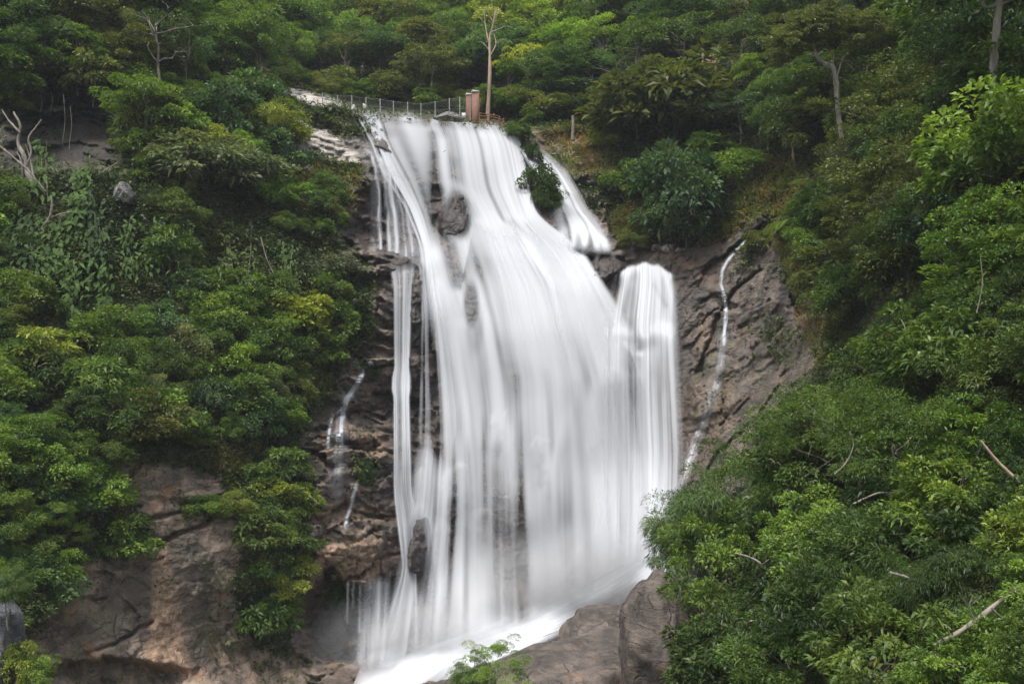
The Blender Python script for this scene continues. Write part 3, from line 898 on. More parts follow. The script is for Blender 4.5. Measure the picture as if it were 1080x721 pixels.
water_sheet("stepped_cascade", "stepped white cascade at the right end of the waterfall", 272, 640, [(274, 646), (300, 640), (340, 632), (420, 630), (640, 630)], [(274, 712), (300, 718), (340, 718), (400, 720), (480, 724), (540, 722), (600, 716), (640, 690)],
            dens_s5, lambda x, y: 1.0 + 0.4 * sstep(300, 400, y + 8 * vnoise(np.c_[x / 9, x * 0, x * 0], 3)), du=0.6, seed=18, relief=0.10, fine=.38)
# trickles
S_LT = [([(391, 383), (384, 393), (376, 405), (366, 420), (362, 434), (360, 450), (358, 463)], 2.6, .8), ([(372, 410), (364, 422), (361, 436)], 4, .25), ([(363, 428), (351, 440), (347.5, 454), (346, 470)], 1.7, .5), ([(358, 440), (354, 452), (352, 462)], 2.5, .25), ([(358, 462), (356, 490), (354, 535)], 6.5, .28), ([(358, 460), (358, 464)], 4, .3)]
water_sheet("left_trickle", "thin trickle sliding off the ledge left of the waterfall", 380, 545, [(380, 374), (396, 366), (412, 355), (428, 340), (545, 334)], [(380, 400), (396, 396), (412, 388), (428, 380), (440, 376), (545, 372)],
            lambda x, y, u, S, e: np.clip(strokes(x, y, S_LT) * (1 + 1.1 * S), 0, .9) * sstep(0, 4, e) * sstep(545, 500, y), lambda x, y: 0 * x, du=0.35, dv=0.8, seed=21, relief=0.05, fine=.3, hug=True)
S_KT = [([(376, 511), (372, 524), (370, 534), (366, 545), (364, 556)], 1.8, .75), ([(376, 514), (381, 522), (383, 532)], 1.3, .35)]
water_sheet("ledge_trickle", "thin trickle over the tan ledge left of the waterfall", 508, 566, [(508, 360), (566, 354)], [(508, 390), (566, 388)],
            lambda x, y, u, S, e: np.clip(strokes(x, y, S_KT) * (1 + 1.1 * S), 0, .85) * sstep(0, 3, e) * sstep(566, 550, y), lambda x, y: 0 * x, du=0.35, dv=0.7, seed=22, relief=0.04, fine=.3, hug=True)
S_LV = [([(388, 606), (386, 650), (380, 704)], 4.5, .34), ([(399, 606), (397, 650), (392, 704)], 5, .45), ([(409, 606), (407, 650), (402, 704)], 3.5, .3), ([(367, 612), (366, 655)], 1.2, .3), ([(373, 612), (372, 640)], 1.0, .25), ([(380, 612), (379, 665)], 1.3, .25), ([(395, 675), (385, 704)], 14, .18)]
water_sheet("lower_veil", "thin threads of water dripping under the tan ledge", 604, 710, [(604, 356), (710, 350)], [(604, 424), (710, 424)],
            lambda x, y, u, S, e: np.clip(strokes(x, y, S_LV) * (1 + 1.0 * S), 0, .7) * sstep(0, 5, e) * sstep(604, 618, y) * sstep(710, 690, y), lambda x, y: 1.2 + 0 * x, du=0.4, dv=1.0, seed=24, relief=0.06, fine=.4)
S_RT = [([(788, 254), (782, 258), (777, 263)], 1.4, .6), ([(773, 268), (767, 275), (762, 285), (760.5, 300), (764, 312), (765, 325), (764, 345), (763, 362)], 1.5, .75), ([(766, 320), (767.5, 335), (764, 350)], 1.1, .35), ([(763, 355), (760, 378), (755, 405)], 4, .32), ([(754, 405), (746, 428), (737, 455), (728, 482), (718, 508), (708, 535)], 4, .42), ([(730, 480), (722, 500), (712, 525)], 3.5, .3), ([(735, 455), (731, 470), (724, 492)], 1.5, .3), ([(713, 282), (706, 292)], 1.2, .0)]
water_sheet("right_trickle", "long thin trickle zigzagging down the dark right rock face", 252, 536, [(252, 770), (270, 752), (290, 748), (365, 744), (400, 738), (430, 728), (460, 718), (490, 706), (536, 690)], [(252, 798), (270, 790), (290, 778), (365, 776), (400, 772), (430, 764), (460, 754), (490, 744), (536, 732)],
            lambda x, y, u, S, e: np.clip(strokes(x, y, S_RT) * (1 + 1.0 * S + .35 * vnoise(np.c_[y / 8, x / 8, y * 0], 9)), 0, .85) * sstep(0, 4, e), lambda x, y: 0 * x, du=0.35, dv=0.8, seed=27, relief=0.04, fine=.35, hug=True)
# run-out along the foot
fy = np.arange(596, 735, 1.0)


def dens_foot(x, y, u, S, e):
    d = seg_dist(x, y, [(700, 596), (650, 612), (600, 640), (560, 668), (510, 685), (460, 700), (395, 728)])
    w = 11 + 8 * sstep(620, 450, x)
    return np.clip(1.25 * np.exp(-(d / w) ** 2) + 0.6 * S * np.exp(-(d / 22) ** 2), 0, 1)


water_sheet("foot_water", "white foaming water running off along the foot of the waterfall", 590, 740, [(590, 640), (625, 560), (660, 470), (690, 385), (740, 365)], [(590, 725), (620, 705), (660, 640), (690, 560), (740, 480)], dens_foot, lambda x, y: 1.5 + 0 * x, du=0.8, dv=0.9, seed=30, relief=0.3)
# ------------------------------------------------------------------ ground cover (nobody could count it)
RNG = np.random.default_rng(7)


def unit(a):
    return a / (np.linalg.norm(a, axis=-1, keepdims=True) + 1e-9)


def leaf_arrays(C, A, S, L, W, droop=0.0, fold=0.0):
    """rhombic leaves: base C, axis A, side S, length L, width W"""
    L, W = np.asarray(L)[:, None], np.asarray(W)[:, None]
    Nn = np.cross(S, A)
    a = C
    b = C + A * L * 0.45 + S * W * 0.5 + Nn * W * fold
    t = C + A * L + np.array([0, 0, -1.0]) * L * droop
    d = C + A * L * 0.45 - S * W * 0.5 + Nn * W * fold
    V = np.stack([a, b, t, d], 1).reshape(-1, 3)
    F = np.arange(len(C) * 4).reshape(-1, 4)
    return V, F


def px_world(x, y):
    return P(x, y, base_depth(x, y))


# green patches that grow on the rock, and bare gaps in the green
GREEN = [[(236, 470), (322, 470), (330, 520), (322, 600), (318, 640), (300, 690), (268, 690), (245, 640), (250, 590), (262, 540), (225, 545), (190, 545), (200, 530), (240, 522)],
         [(355, 110), (392, 125), (398, 142), (376, 146), (352, 138), (318, 128), (320, 116)], [(552, 150), (566, 160), (592, 205), (588, 222), (566, 222), (552, 190)],
         [(345, 600), (360, 600), (366, 625), (352, 640), (342, 620)], [(370, 482), (392, 482), (394, 512), (376, 512)], [(375, 380), (398, 380), (400, 396), (380, 398)], [(640, 200), (700, 250), (690, 258), (650, 250)],
         [(90, 540), (150, 540), (150, 575), (112, 590), (85, 590)], [(600, 190), (650, 175), (660, 240), (640, 225), (610, 205)], [(800, 330), (850, 350), (840, 390), (808, 372)], [(780, 262), (800, 262), (790, 282), (775, 282)]]


def cover_density(x, y, seed=0):
    p = px_world(x, y)
    j = fbm(p * 0.45, 4, 11 + seed) * 11 + fbm(p * 1.6, 3, 15) * 7
    r = zones(x, y, j)
    veg = 1 - np.clip(r[0], 0, 1)
    for g in GREEN:
        veg = np.maximum(veg, sstep(-3, 3, poly_sd(x, y, g) + j * 0.8))
    # tufts in the cracks of the rock
    cr = fbm(p * 0.55, 4, 131)
    crack_moss = sstep(0.20, 0.32, cr) * (1 - sstep(-6, 6, poly_sd(x, y, UNDER))) * (1 - r[1]) * 0.16
    veg = np.maximum(veg, crack_moss)
    patch = 0.72 + 0.5 * fbm(p * 0.25, 3, 151)
    return np.clip(veg * patch, 0, 1), p


PAL = np.array([(0.026, 0.046, 0.014), (0.042, 0.070, 0.018), (0.062, 0.100, 0.024), (0.090, 0.125, 0.028), (0.075, 0.082, 0.030), (0.052, 0.078, 0.034), (0.115, 0.105, 0.045)])


def cover(name, label, box, n, size_px, seed, lift=0.5, upright=False, dens=None, pal_shift=0.0, narrow=0.5, maxdepth=200):
    g = np.random.default_rng(seed)
    x = g.uniform(box[0], box[2], n)
    y = g.uniform(box[1], box[3], n)
    dn, p0 = (dens or cover_density)(x, y)
    keep = g.random(n) < dn
    x, y, p0 = x[keep], y[keep], p0[keep]
    n = len(x)
    d = depth(x, y)
    C = P(x, y, d)
    hum = np.clip(fbm(p0 * 0.9, 3, 171) + 0.25, 0, 1)           # hummocks
    up = g.random(n) * lift * (0.25 + 1.3 * hum)
    out = np.array([0, -0.75, 0.65])
    C = C + out * up[:, None] + g.normal(0, 0.10, (n, 3))
    th = g.uniform(0, 2 * np.pi, n)
    A = np.stack([np.cos(th), -np.abs(np.sin(th)) * 0.8 - 0.2, g.normal(0.1, 0.45, n)], -1)
    if upright:
        A = np.stack([g.normal(0, .35, n), g.normal(-.25, .3, n), np.full(n, 1.0)], -1)
    A = unit(A)
    up_n = unit(np.stack([g.normal(0, .45, n), g.normal(-.45, .4, n), np.full(n, 0.9)], -1))
    S = unit(np.cross(A, up_n))
    ms = size_px * np.minimum(d, maxdepth) / FOC
    L = ms * g.uniform(0.7, 1.5, n)
    V, F = leaf_arrays(C, A, S, L, L * narrow * g.uniform(.7, 1.2, n), 0.15 if not upright else -0.0, 0.1)
    t = fbm(p0 * 0.35, 3, 191) * 3.2 + fbm(p0 * 1.1, 2, 195) * 1.6 + 2.3 + pal_shift + g.normal(0, 0.5, n)
    k = np.clip(t, 0, len(PAL) - 1.001)
    i = k.astype(int)
    c = PAL[i] * (1 - (k - i))[:, None] + PAL[i + 1] * (k - i)[:, None]
    c = c * g.uniform(0.42, 0.85, n)[:, None]  # shade put into the leaf colour, so gaps between trees look dark
    c4 = np.repeat(np.c_[c, np.ones(n)], 4, 0)
    o = obj(name, mesh_np(name, V, F, MAT["cover"], False, {"leafcol": ('FLOAT_COLOR', c4)}))
    return tag(o, label, "undergrowth", kind="stuff")


cover("undergrowth", "tangled green ground cover on the left cliff and slope", (-40, -30, 400, 740), 330000, 4.0, 201)
cover("undergrowth", "dark low growth on the far slope behind the waterfall lip", (280, -30, 660, 140), 60000, 3.4, 203, pal_shift=-1.0)
cover("undergrowth", "green ground cover on the right slope of the gorge", (545, -30, 1120, 740), 300000, 4.2, 205)


cover("undergrowth", "dense low growth on the slope beyond the right edge of the view", (1110, -200, 1420, 900), 120000, 9.0, 207, lift=1.6)
cover("undergrowth", "dense low growth on the slope beyond the left edge of the view", (-330, -200, -30, 900), 90000, 8.0, 209, lift=1.4)


def grass_density(x, y):
    p = px_world(x, y)
    j = fbm(p * 0.45, 4, 21) * 10
    zs = np.zeros(len(x))
    for poly, a in (([(640, 225), (700, 205), (760, 160), (840, 170), (850, 235), (800, 232), (750, 256), (690, 250), (650, 250)], 0.9), ([(560, 140), (640, 136), (645, 192), (600, 186)], 0.5), ([(795, 235), (870, 230), (900, 330), (870, 390), (845, 360), (830, 290)], 0.8),
                    ([(300, 165), (385, 180), (370, 235), (300, 225)], 0.35), ([(325, 398), (352, 396), (346, 420), (325, 425)], 0.9), ([(215, 470), (270, 470), (262, 505), (220, 500)], 0.6)):
        zs = np.maximum(zs, a * sstep(-6, 6, poly_sd(x, y, poly) + j))
    return zs * (0.55 + 0.8 * np.clip(fbm(p * 0.8, 3, 23) + .2, 0, 1)), p


def grass(n, seed):
    g = np.random.default_rng(seed)
    x, y = g.uniform(205, 905, n), g.uniform(135, 510, n)
    dn, p0 = grass_density(x, y)
    keep = g.random(n) < dn
    x, y, p0 = x[keep], y[keep], p0[keep]
    # blades grow in tufts
    d = depth(x, y)
    C = P(x, y, d) + g.normal(0, .06, (len(x), 3))
    n = len(x)
    A = unit(np.stack([g.normal(0, .45, n), g.normal(-.55, .35, n), np.full(n, 0.75)], -1))
    S = unit(np.cross(A, np.array([0.1, -1.0, 0.2])) + g.normal(0, .3, (n, 3)))
    L = d / FOC * g.uniform(7, 16, n)
    V, F = leaf_arrays(C, A, S, L, d / FOC * g.uniform(0.7, 1.3, n), 0.35, 0.0)
    k = np.clip(fbm(p0 * 0.5, 3, 29) * 1.6 + 0.5 + g.normal(0, .25, n), 0, 1)[:, None]
    c = (1 - k) * np.array([0.15, 0.185, 0.042]) + k * np.array([0.26, 0.175, 0.085])
    c4 = np.repeat(np.c_[c * g.uniform(.7, 1.3, n)[:, None], np.ones(n)], 4, 0)
    o = obj("grass", mesh_np("grass", V, F, MAT["cover"], False, {"leafcol": ('FLOAT_COLOR', c4)}))
    return tag(o, "dry reddish and green grass tufts on the ledges beside the waterfall", "grass", kind="stuff")


grass(260000, 301)

# ------------------------------------------------------------------ plant prototypes (meshes only; placed further below)


def crown_mesh(name, seed, R, Z, cz, nclump, nleaf, L, W, mat, flat=0.75, clump=0.34, droop=0.25, lump=0.35, layers=0, down=0.0, zmin=-0.45, spread=0.55, core=0.45):
    """leaf clumps through an uneven crown; returns mesh and clump centres"""
    g = np.random.default_rng(seed)
    dirs = unit(g.normal(0, 1, (nclump * 5, 3)))
    dirs = dirs[dirs[:, 2] > zmin][:nclump]
    rr = g.uniform(core, 1.0, len(dirs)) ** 0.6
    rr *= 1 + lump * vnoise(dirs * 1.7 + seed, seed) + 0.3 * lump * g.normal(0, 1, len(dirs))
    cc = dirs * rr[:, None] * np.array([R, R, Z])
    if layers:
        lv = np.round((cc[:, 2] / Z + 1) * layers / 2) / layers * 2 - 1
        cc[:, 2] = lv * Z + g.normal(0, 0.06 * Z, len(cc)) - 0.25 * Z * np.hypot(cc[:, 0], cc[:, 1]) / R * 0.5
    cc[:, 2] += cz
    rc = R * clump * g.uniform(0.6, 1.25, len(cc))
    k = np.repeat(np.arange(len(cc)), nleaf)
    n = len(k)
    d = unit(g.normal(0, 1, (n, 3)))
    d[:, 2] = np.abs(d[:, 2]) * np.where(g.random(n) < 0.8, 1, -0.6)
    rad = g.uniform(0.45, 1.0, n) ** 0.5
    pos = cc[k] + d * (rc[k] * rad)[:, None] * np.array([1, 1, flat])
    outw = unit(pos - np.array([0, 0, cz - 0.3 * Z]))
    A = unit(d * 0.8 + outw * 0.5 + g.normal(0, spread, (n, 3)) + np.array([0, 0, -down]))
    Nn = unit(outw * 0.5 + np.array([0, 0, 0.9]) + g.normal(0, 0.45, (n, 3)))
    S = unit(np.cross(A, Nn))
    ll = L * g.uniform(0.6, 1.35, n)
    V, F = leaf_arrays(pos, A, S, ll, W * g.uniform(0.7, 1.3, n), droop, 0.12)
    tone = np.clip(0.42 + 0.27 * g.normal(0, 1, len(cc))[k] + 0.16 * g.normal(0, 1, n), 0, 0.98)
    tone[g.random(n) < 0.002] = 1.0
    return mesh_np(name, V, F, MAT[mat], False, {"tone": ('FLOAT', np.repeat(tone, 4))}), cc


def limb(mb, a, b, r0, r1, g, bend=0.12, n=7, seg=6):
    a, b = np.asarray(a, float), np.asarray(b, float)
    t = np.linspace(0, 1, n)
    Ln = np.linalg.norm(b - a)
    w = np.cumsum(g.normal(0, 1, (n, 3)), 0)
    w = w - w[0] - (w[-1] - w[0]) * t[:, None]
    pts = a + (b - a) * t[:, None] + w * bend * Ln / n * 1.5
    pts[1:-1, 2] += 0.08 * Ln * np.sin(np.pi * t[1:-1])
    mb.tube(pts, r0 + (r1 - r0) * t, seg)
    return pts


def trunk_mesh(name, seed, H, r, cc, nl, mat, lean=0.08):
    g = np.random.default_rng(seed + 500)
    mb = MB()
    top = np.array([g.normal(0, lean * H), g.normal(0, lean * H), H])
    pts = limb(mb, (0, 0, -0.8), top, r, r * 0.35, g, 0.10, 10, 8)
    order = np.argsort(-np.linalg.norm(cc - top, axis=1))[:max(nl * 3, 1)]
    for i in g.choice(order, min(nl, len(order)), replace=False):
        f = g.uniform(0.45, 0.95)
        q = pts[int(f * 9)]
        limb(mb, q, q + (cc[i] - q) * 0.92, r * 0.42, r * 0.07, g, 0.14, 7, 5)
    return mb.mesh(name, MAT[mat], True)


def frond_mesh(name, seed, nf, L, mat):
    """arching fern fronds with leaflets, radiating from one head"""
    g = np.random.default_rng(seed)
    Cs, As, Ss, Ls, Ws = [], [], [], [], []
    for i in range(nf):
        th = 2 * np.pi * i / nf + g.normal(0, .2)
        el = g.uniform(0.25, 1.1)
        fl = L * g.uniform(.75, 1.15)
        t = np.linspace(0.06, 1, 30)
        h = np.array([math.cos(th), math.sin(th), 0])
        side = np.array([-math.sin(th), math.cos(th), 0])
        pts = h * (t * fl * math.cos(el * 0.6))[:, None] + np.array([0, 0, 1]) * (fl * (math.sin(el) * t - 0.75 * t ** 2.2))[:, None]
        tan = unit(np.gradient(pts, axis=0))
        for s in (-1, 1):
            Cs.append(pts)
            As.append(unit(side * s + tan * 0.55 + np.array([0, 0, -0.12])))
            Ss.append(tan)
            Ls.append(fl * 0.26 * np.sin(np.pi * np.clip(t * 0.9 + 0.08, 0, 1)) ** 0.7)
            Ws.append(np.full(30, fl * 0.035))
    C, A, S, l, w = map(np.concatenate, (Cs, As, Ss, Ls, Ws))
    V, F = leaf_arrays(C, A, unit(S), l, w, 0.15)
    tone = np.clip(g.normal(.5, .18, len(C)), 0, .98)
    return mesh_np(name, V, F, MAT[mat], False, {"tone": ('FLOAT', np.repeat(tone, 4))})


SPECIES = {}


def species(key, variants, H, tr, nl, bark, lean=0.08, top=None, **kw):
    out = []
    for i in range(variants):
        seed = sum(map(ord, key)) * 13 + i * 101
        cm, cc = crown_mesh("crown", seed, **kw)
        tm = trunk_mesh("trunk", seed, top or kw["cz"], tr, cc, nl, bark, lean)
        out.append((tm, cm))
    SPECIES[key] = (out, kw["cz"] + kw["Z"] * 0.9, kw["R"])


#        key          n  H   r   limbs bark
species("broad", 3, 9, .20, 7, "bark", R=3.4, Z=2.6, cz=5.6, nclump=52, nleaf=150, L=.36, W=.20, mat="leaf")
species("dense", 3, 8, .18, 6, "bark", R=3.2, Z=3.5, cz=4.0, nclump=62, nleaf=200, L=.29, W=.15, mat="leaf", zmin=-.75, lump=.45)
species("tall", 2, 13, .22, 7, "pale_bark", R=3.0, Z=3.6, cz=9.5, nclump=50, nleaf=140, L=.36, W=.18, mat="leaf")
species("layered", 2, 8, .20, 9, "bark", R=3.9, Z=1.9, cz=5.8, nclump=46, nleaf=170, L=.34, W=.17, mat="leaf", layers=4, flat=0.35, clump=.30, zmin=-.7)
species("airy", 2, 8, .15, 10, "pale_bark", R=3.2, Z=2.8, cz=5.4, nclump=40, nleaf=90, L=.32, W=.12, mat="leaf", clump=.24, spread=.8)
species("shrub", 3, 2.4, .06, 6, "bark", R=1.7, Z=1.35, cz=1.15, nclump=38, nleaf=110, L=.24, W=.13, mat="leaf", clump=.36, zmin=-.75)
species("rosette", 2, 2.6, .06, 6, "bark", R=1.8, Z=1.3, cz=1.3, nclump=44, nleaf=60, L=.36, W=.13, mat="leaf", clump=.26, droop=.35, zmin=-.7)
species("fine", 2, 2.6, .06, 6, "bark", R=1.8, Z=1.4, cz=1.2, nclump=46, nleaf=180, L=.18, W=.07, mat="leaf", clump=.34, zmin=-.75, spread=.8)
# the larger-looking plants close to the camera carry more and smaller leaves
species("near_slender", 2, 5, .09, 10, "pale_bark", R=2.3, Z=1.9, cz=2.9, nclump=85, nleaf=230, L=.22, W=.035, mat="leaf_glossy", clump=.27, droop=.45, down=.45, zmin=-.75, spread=.45, lump=.45)
species("near_glossy", 2, 4, .08, 10, "bark", R=2.1, Z=1.7, cz=2.4, nclump=60, nleaf=175, L=.17, W=.065, mat="leaf_glossy", clump=.22, zmin=-.8, spread=.6, lump=.45)
species("near_bright", 2, 3, .06, 9, "bark", R=1.5, Z=1.3, cz=1.8, nclump=70, nleaf=110, L=.17, W=.05, mat="leaf_glossy", clump=.24, droop=.3, zmin=-.8, spread=.5, lump=.5)
species("near_fine", 2, 4, .08, 9, "bark", R=2.0, Z=1.7, cz=2.3, nclump=70, nleaf=260, L=.11, W=.03, mat="leaf", clump=.21, zmin=-.8, spread=.8, lump=.4)
species("near_broad", 2, 4, .08, 10, "bark", R=2.0, Z=1.7, cz=2.4, nclump=70, nleaf=80, L=.27, W=.10, mat="leaf_glossy", clump=.24, droop=.3, zmin=-.8, spread=.6, lump=.5)
SPECIES["fern"] = ([(None, frond_mesh("fronds", 71, 15, 2.0, "leaf")), (None, frond_mesh("fronds", 73, 12, 2.0, "leaf"))], 1.0, 1.8)

PLANTS = []      # records used to write the labels once everything stands


def plant(key, x, y, hpx, tone, zone, g, name=None, sx=1.0, dd=0.0, rot=None, lift=0.0):
    """one tree or shrub rooted on the terrain at photograph pixel (x, y)"""
    var, H, R = SPECIES[key]
    tm, cm = var[int(g.integers(len(var)))]
    d = float(depth(x, y)) - dd
    base = P(x, y, d)
    base[2] += lift
    s = hpx * d / FOC / H
    root = empty(name or "tree", tuple(base))
    root.scale = (s * sx * g.uniform(.9, 1.1), s * sx * g.uniform(.9, 1.1), s * g.uniform(.93, 1.07))
    root.rotation_euler = (g.normal(0, .06), g.normal(0, .06), g.uniform(0, 2 * math.pi) if rot is None else rot)
    if key == "fern":
        root.rotation_euler[0] += 0.35
    isbush = key in ("shrub", "rosette", "fine", "near_bright", "fern")
    if tm is not None:
        obj("stem" if isbush else "trunk", tm, root)
    c = obj("fronds" if key == "fern" else ("foliage" if isbush else "crown"), cm, root)
    c.color = (*tone, 1.0)
    PLANTS.append(dict(o=root, key=key, x=x, y=y, h=hpx, tone=tone, zone=zone, d=d))
    return root
#@@PLACE
# ------------------------------------------------------------------ planting
DARK, MID, BRIGHT, YELLOW, BLUE, OLIVE, SILVER = (.034, .064, .019), (.060, .106, .026), (.098, .168, .032), (.140, .182, .036), (.042, .084, .038), (.080, .104, .034), (.095, .125, .068)
TONES = {"dark": DARK, "mid": MID, "bright": BRIGHT, "yellow": YELLOW, "blue": BLUE, "olive": OLIVE, "silver": SILVER}


def poisson(poly, md, g, n=4000, varmd=None):
    P_ = np.array(poly, float)
    lo, hi = P_.min(0), P_.max(0)
    pts = []
    cand = g.uniform(lo, hi, (n, 2))
    cand = cand[poly_sd(cand[:, 0], cand[:, 1], poly) > 0]
    for c in cand:
        if all((c[0] - q[0]) ** 2 + (c[1] - q[1]) ** 2 > md * md for q in pts):
            pts.append(c)
    return pts


def scatter(zone, poly, md, kinds, h, tones, seed, name, avoid=(), sx=1.0):
    g = np.random.default_rng(seed)
    ks, kw = zip(*kinds.items())
    ts, tw = zip(*tones.items())
    for x, y in poisson(poly, md, g):
        if any(poly_sd(np.array([x]), np.array([y]), a)[0] > 0 for a in avoid):
            continue
        key = ks[g.choice(len(ks), p=np.array(kw) / sum(kw))]
        tone = np.array(TONES[ts[g.choice(len(ts), p=np.array(tw) / sum(tw))]])
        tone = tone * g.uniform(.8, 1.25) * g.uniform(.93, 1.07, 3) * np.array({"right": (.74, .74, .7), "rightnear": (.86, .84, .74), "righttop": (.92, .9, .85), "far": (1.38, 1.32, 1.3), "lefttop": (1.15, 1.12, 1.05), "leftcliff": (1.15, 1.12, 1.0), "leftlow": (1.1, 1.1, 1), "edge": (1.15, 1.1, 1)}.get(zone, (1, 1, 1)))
        nm = "fern" if key == "fern" else name
        plant(key, x, y, g.uniform(*h) * (0.8 if key == "fern" else 1), tuple(tone), zone, g, nm, sx=sx * g.uniform(.85, 1.25))


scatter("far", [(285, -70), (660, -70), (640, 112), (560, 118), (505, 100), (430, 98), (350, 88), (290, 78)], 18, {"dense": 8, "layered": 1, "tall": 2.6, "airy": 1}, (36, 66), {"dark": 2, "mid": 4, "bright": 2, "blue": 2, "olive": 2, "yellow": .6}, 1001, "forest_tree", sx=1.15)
scatter("lefttop", [(-30, -70), (285, -70), (290, 92), (240, 108), (135, 100), (60, 96), (-30, 108)], 26, {"dense": 8, "broad": .8, "airy": 1.5, "layered": .8}, (48, 88), {"dark": 3, "mid": 4, "bright": 2, "blue": 1, "olive": 2}, 1003, "slope_tree", sx=1.1)
scatter("leftcliff", [(-20, 215), (60, 250), (130, 240), (135, 150), (200, 128), (285, 125), (296, 175), (322, 245), (348, 300), (356, 368), (318, 420), (300, 455), (235, 480), (110, 470), (-20, 470)], 25, {"shrub": 4, "rosette": 2, "fine": 4, "dense": .5}, (22, 46), {"dark": 2, "mid": 4, "bright": 3, "blue": 1.5, "olive": 1.5, "yellow": .8, "silver": .4}, 1005, "shrub",
        avoid=[[(12, 180), (175, 200), (170, 320), (128, 372), (40, 370), (10, 300)], [(182, 225), (335, 225), (335, 318), (215, 312)], SLIP, [(90, 390), (100, 380), (60, 440), (55, 400)]])
scatter("leftlow", [(-20, 480), (108, 482), (106, 535), (88, 592), (48, 640), (-20, 690)], 23, {"shrub": 3, "fine": 5, "near_fine": 1}, (28, 50), {"dark": 2, "mid": 5, "bright": 3, "blue": 1}, 1007, "shrub")
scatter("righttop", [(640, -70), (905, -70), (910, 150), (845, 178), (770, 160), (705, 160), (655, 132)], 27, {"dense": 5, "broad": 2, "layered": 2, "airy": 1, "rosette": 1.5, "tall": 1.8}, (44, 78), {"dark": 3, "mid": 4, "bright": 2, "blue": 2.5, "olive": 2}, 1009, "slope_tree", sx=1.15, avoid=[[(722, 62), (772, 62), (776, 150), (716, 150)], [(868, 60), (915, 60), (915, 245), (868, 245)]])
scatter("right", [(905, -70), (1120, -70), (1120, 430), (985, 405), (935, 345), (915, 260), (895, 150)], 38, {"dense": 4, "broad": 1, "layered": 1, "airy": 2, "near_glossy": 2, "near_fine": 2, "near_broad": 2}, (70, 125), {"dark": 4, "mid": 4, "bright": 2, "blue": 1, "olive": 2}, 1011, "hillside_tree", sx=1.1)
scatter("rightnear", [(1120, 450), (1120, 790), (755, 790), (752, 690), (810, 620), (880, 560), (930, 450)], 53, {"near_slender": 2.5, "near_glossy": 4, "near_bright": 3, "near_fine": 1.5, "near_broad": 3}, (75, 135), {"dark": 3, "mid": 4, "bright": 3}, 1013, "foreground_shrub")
scatter("strip", [(262, 500), (312, 492), (318, 560), (305, 640), (288, 690), (268, 672), (258, 600)], 23, {"shrub": 3, "fine": 3, "rosette": 2}, (24, 40), {"mid": 4, "olive": 3, "bright": 2, "yellow": 1}, 1015, "shrub")
scatter("slabfoot", [(302, 204), (345, 200), (358, 204), (364, 220), (352, 250), (320, 255), (300, 245)], 18, {"shrub": 3, "fine": 3}, (13, 25), {"mid": 4, "bright": 3, "olive": 2, "yellow": 1}, 1017, "shrub")
scatter("edge", [(286, 78), (350, 92), (430, 104), (500, 106), (560, 122), (640, 120), (640, 134), (560, 132), (530, 126), (480, 118), (430, 116), (350, 104), (300, 92)], 13, {"shrub": 3, "fine": 3}, (13, 26), {"dark": 2, "mid": 3, "olive": 3, "bright": 1}, 1021, "shrub", sx=1.2)
scatter("lefttop", [(-20, 96), (60, 84), (135, 92), (235, 98), (250, 96), (252, 108), (235, 122), (135, 112), (60, 102), (-20, 114)], 18, {"shrub": 3, "fine": 3, "rosette": 1}, (22, 36), {"dark": 2, "mid": 4, "olive": 2, "bright": 2}, 1023, "shrub", sx=1.2)
gm = np.random.default_rng(77)
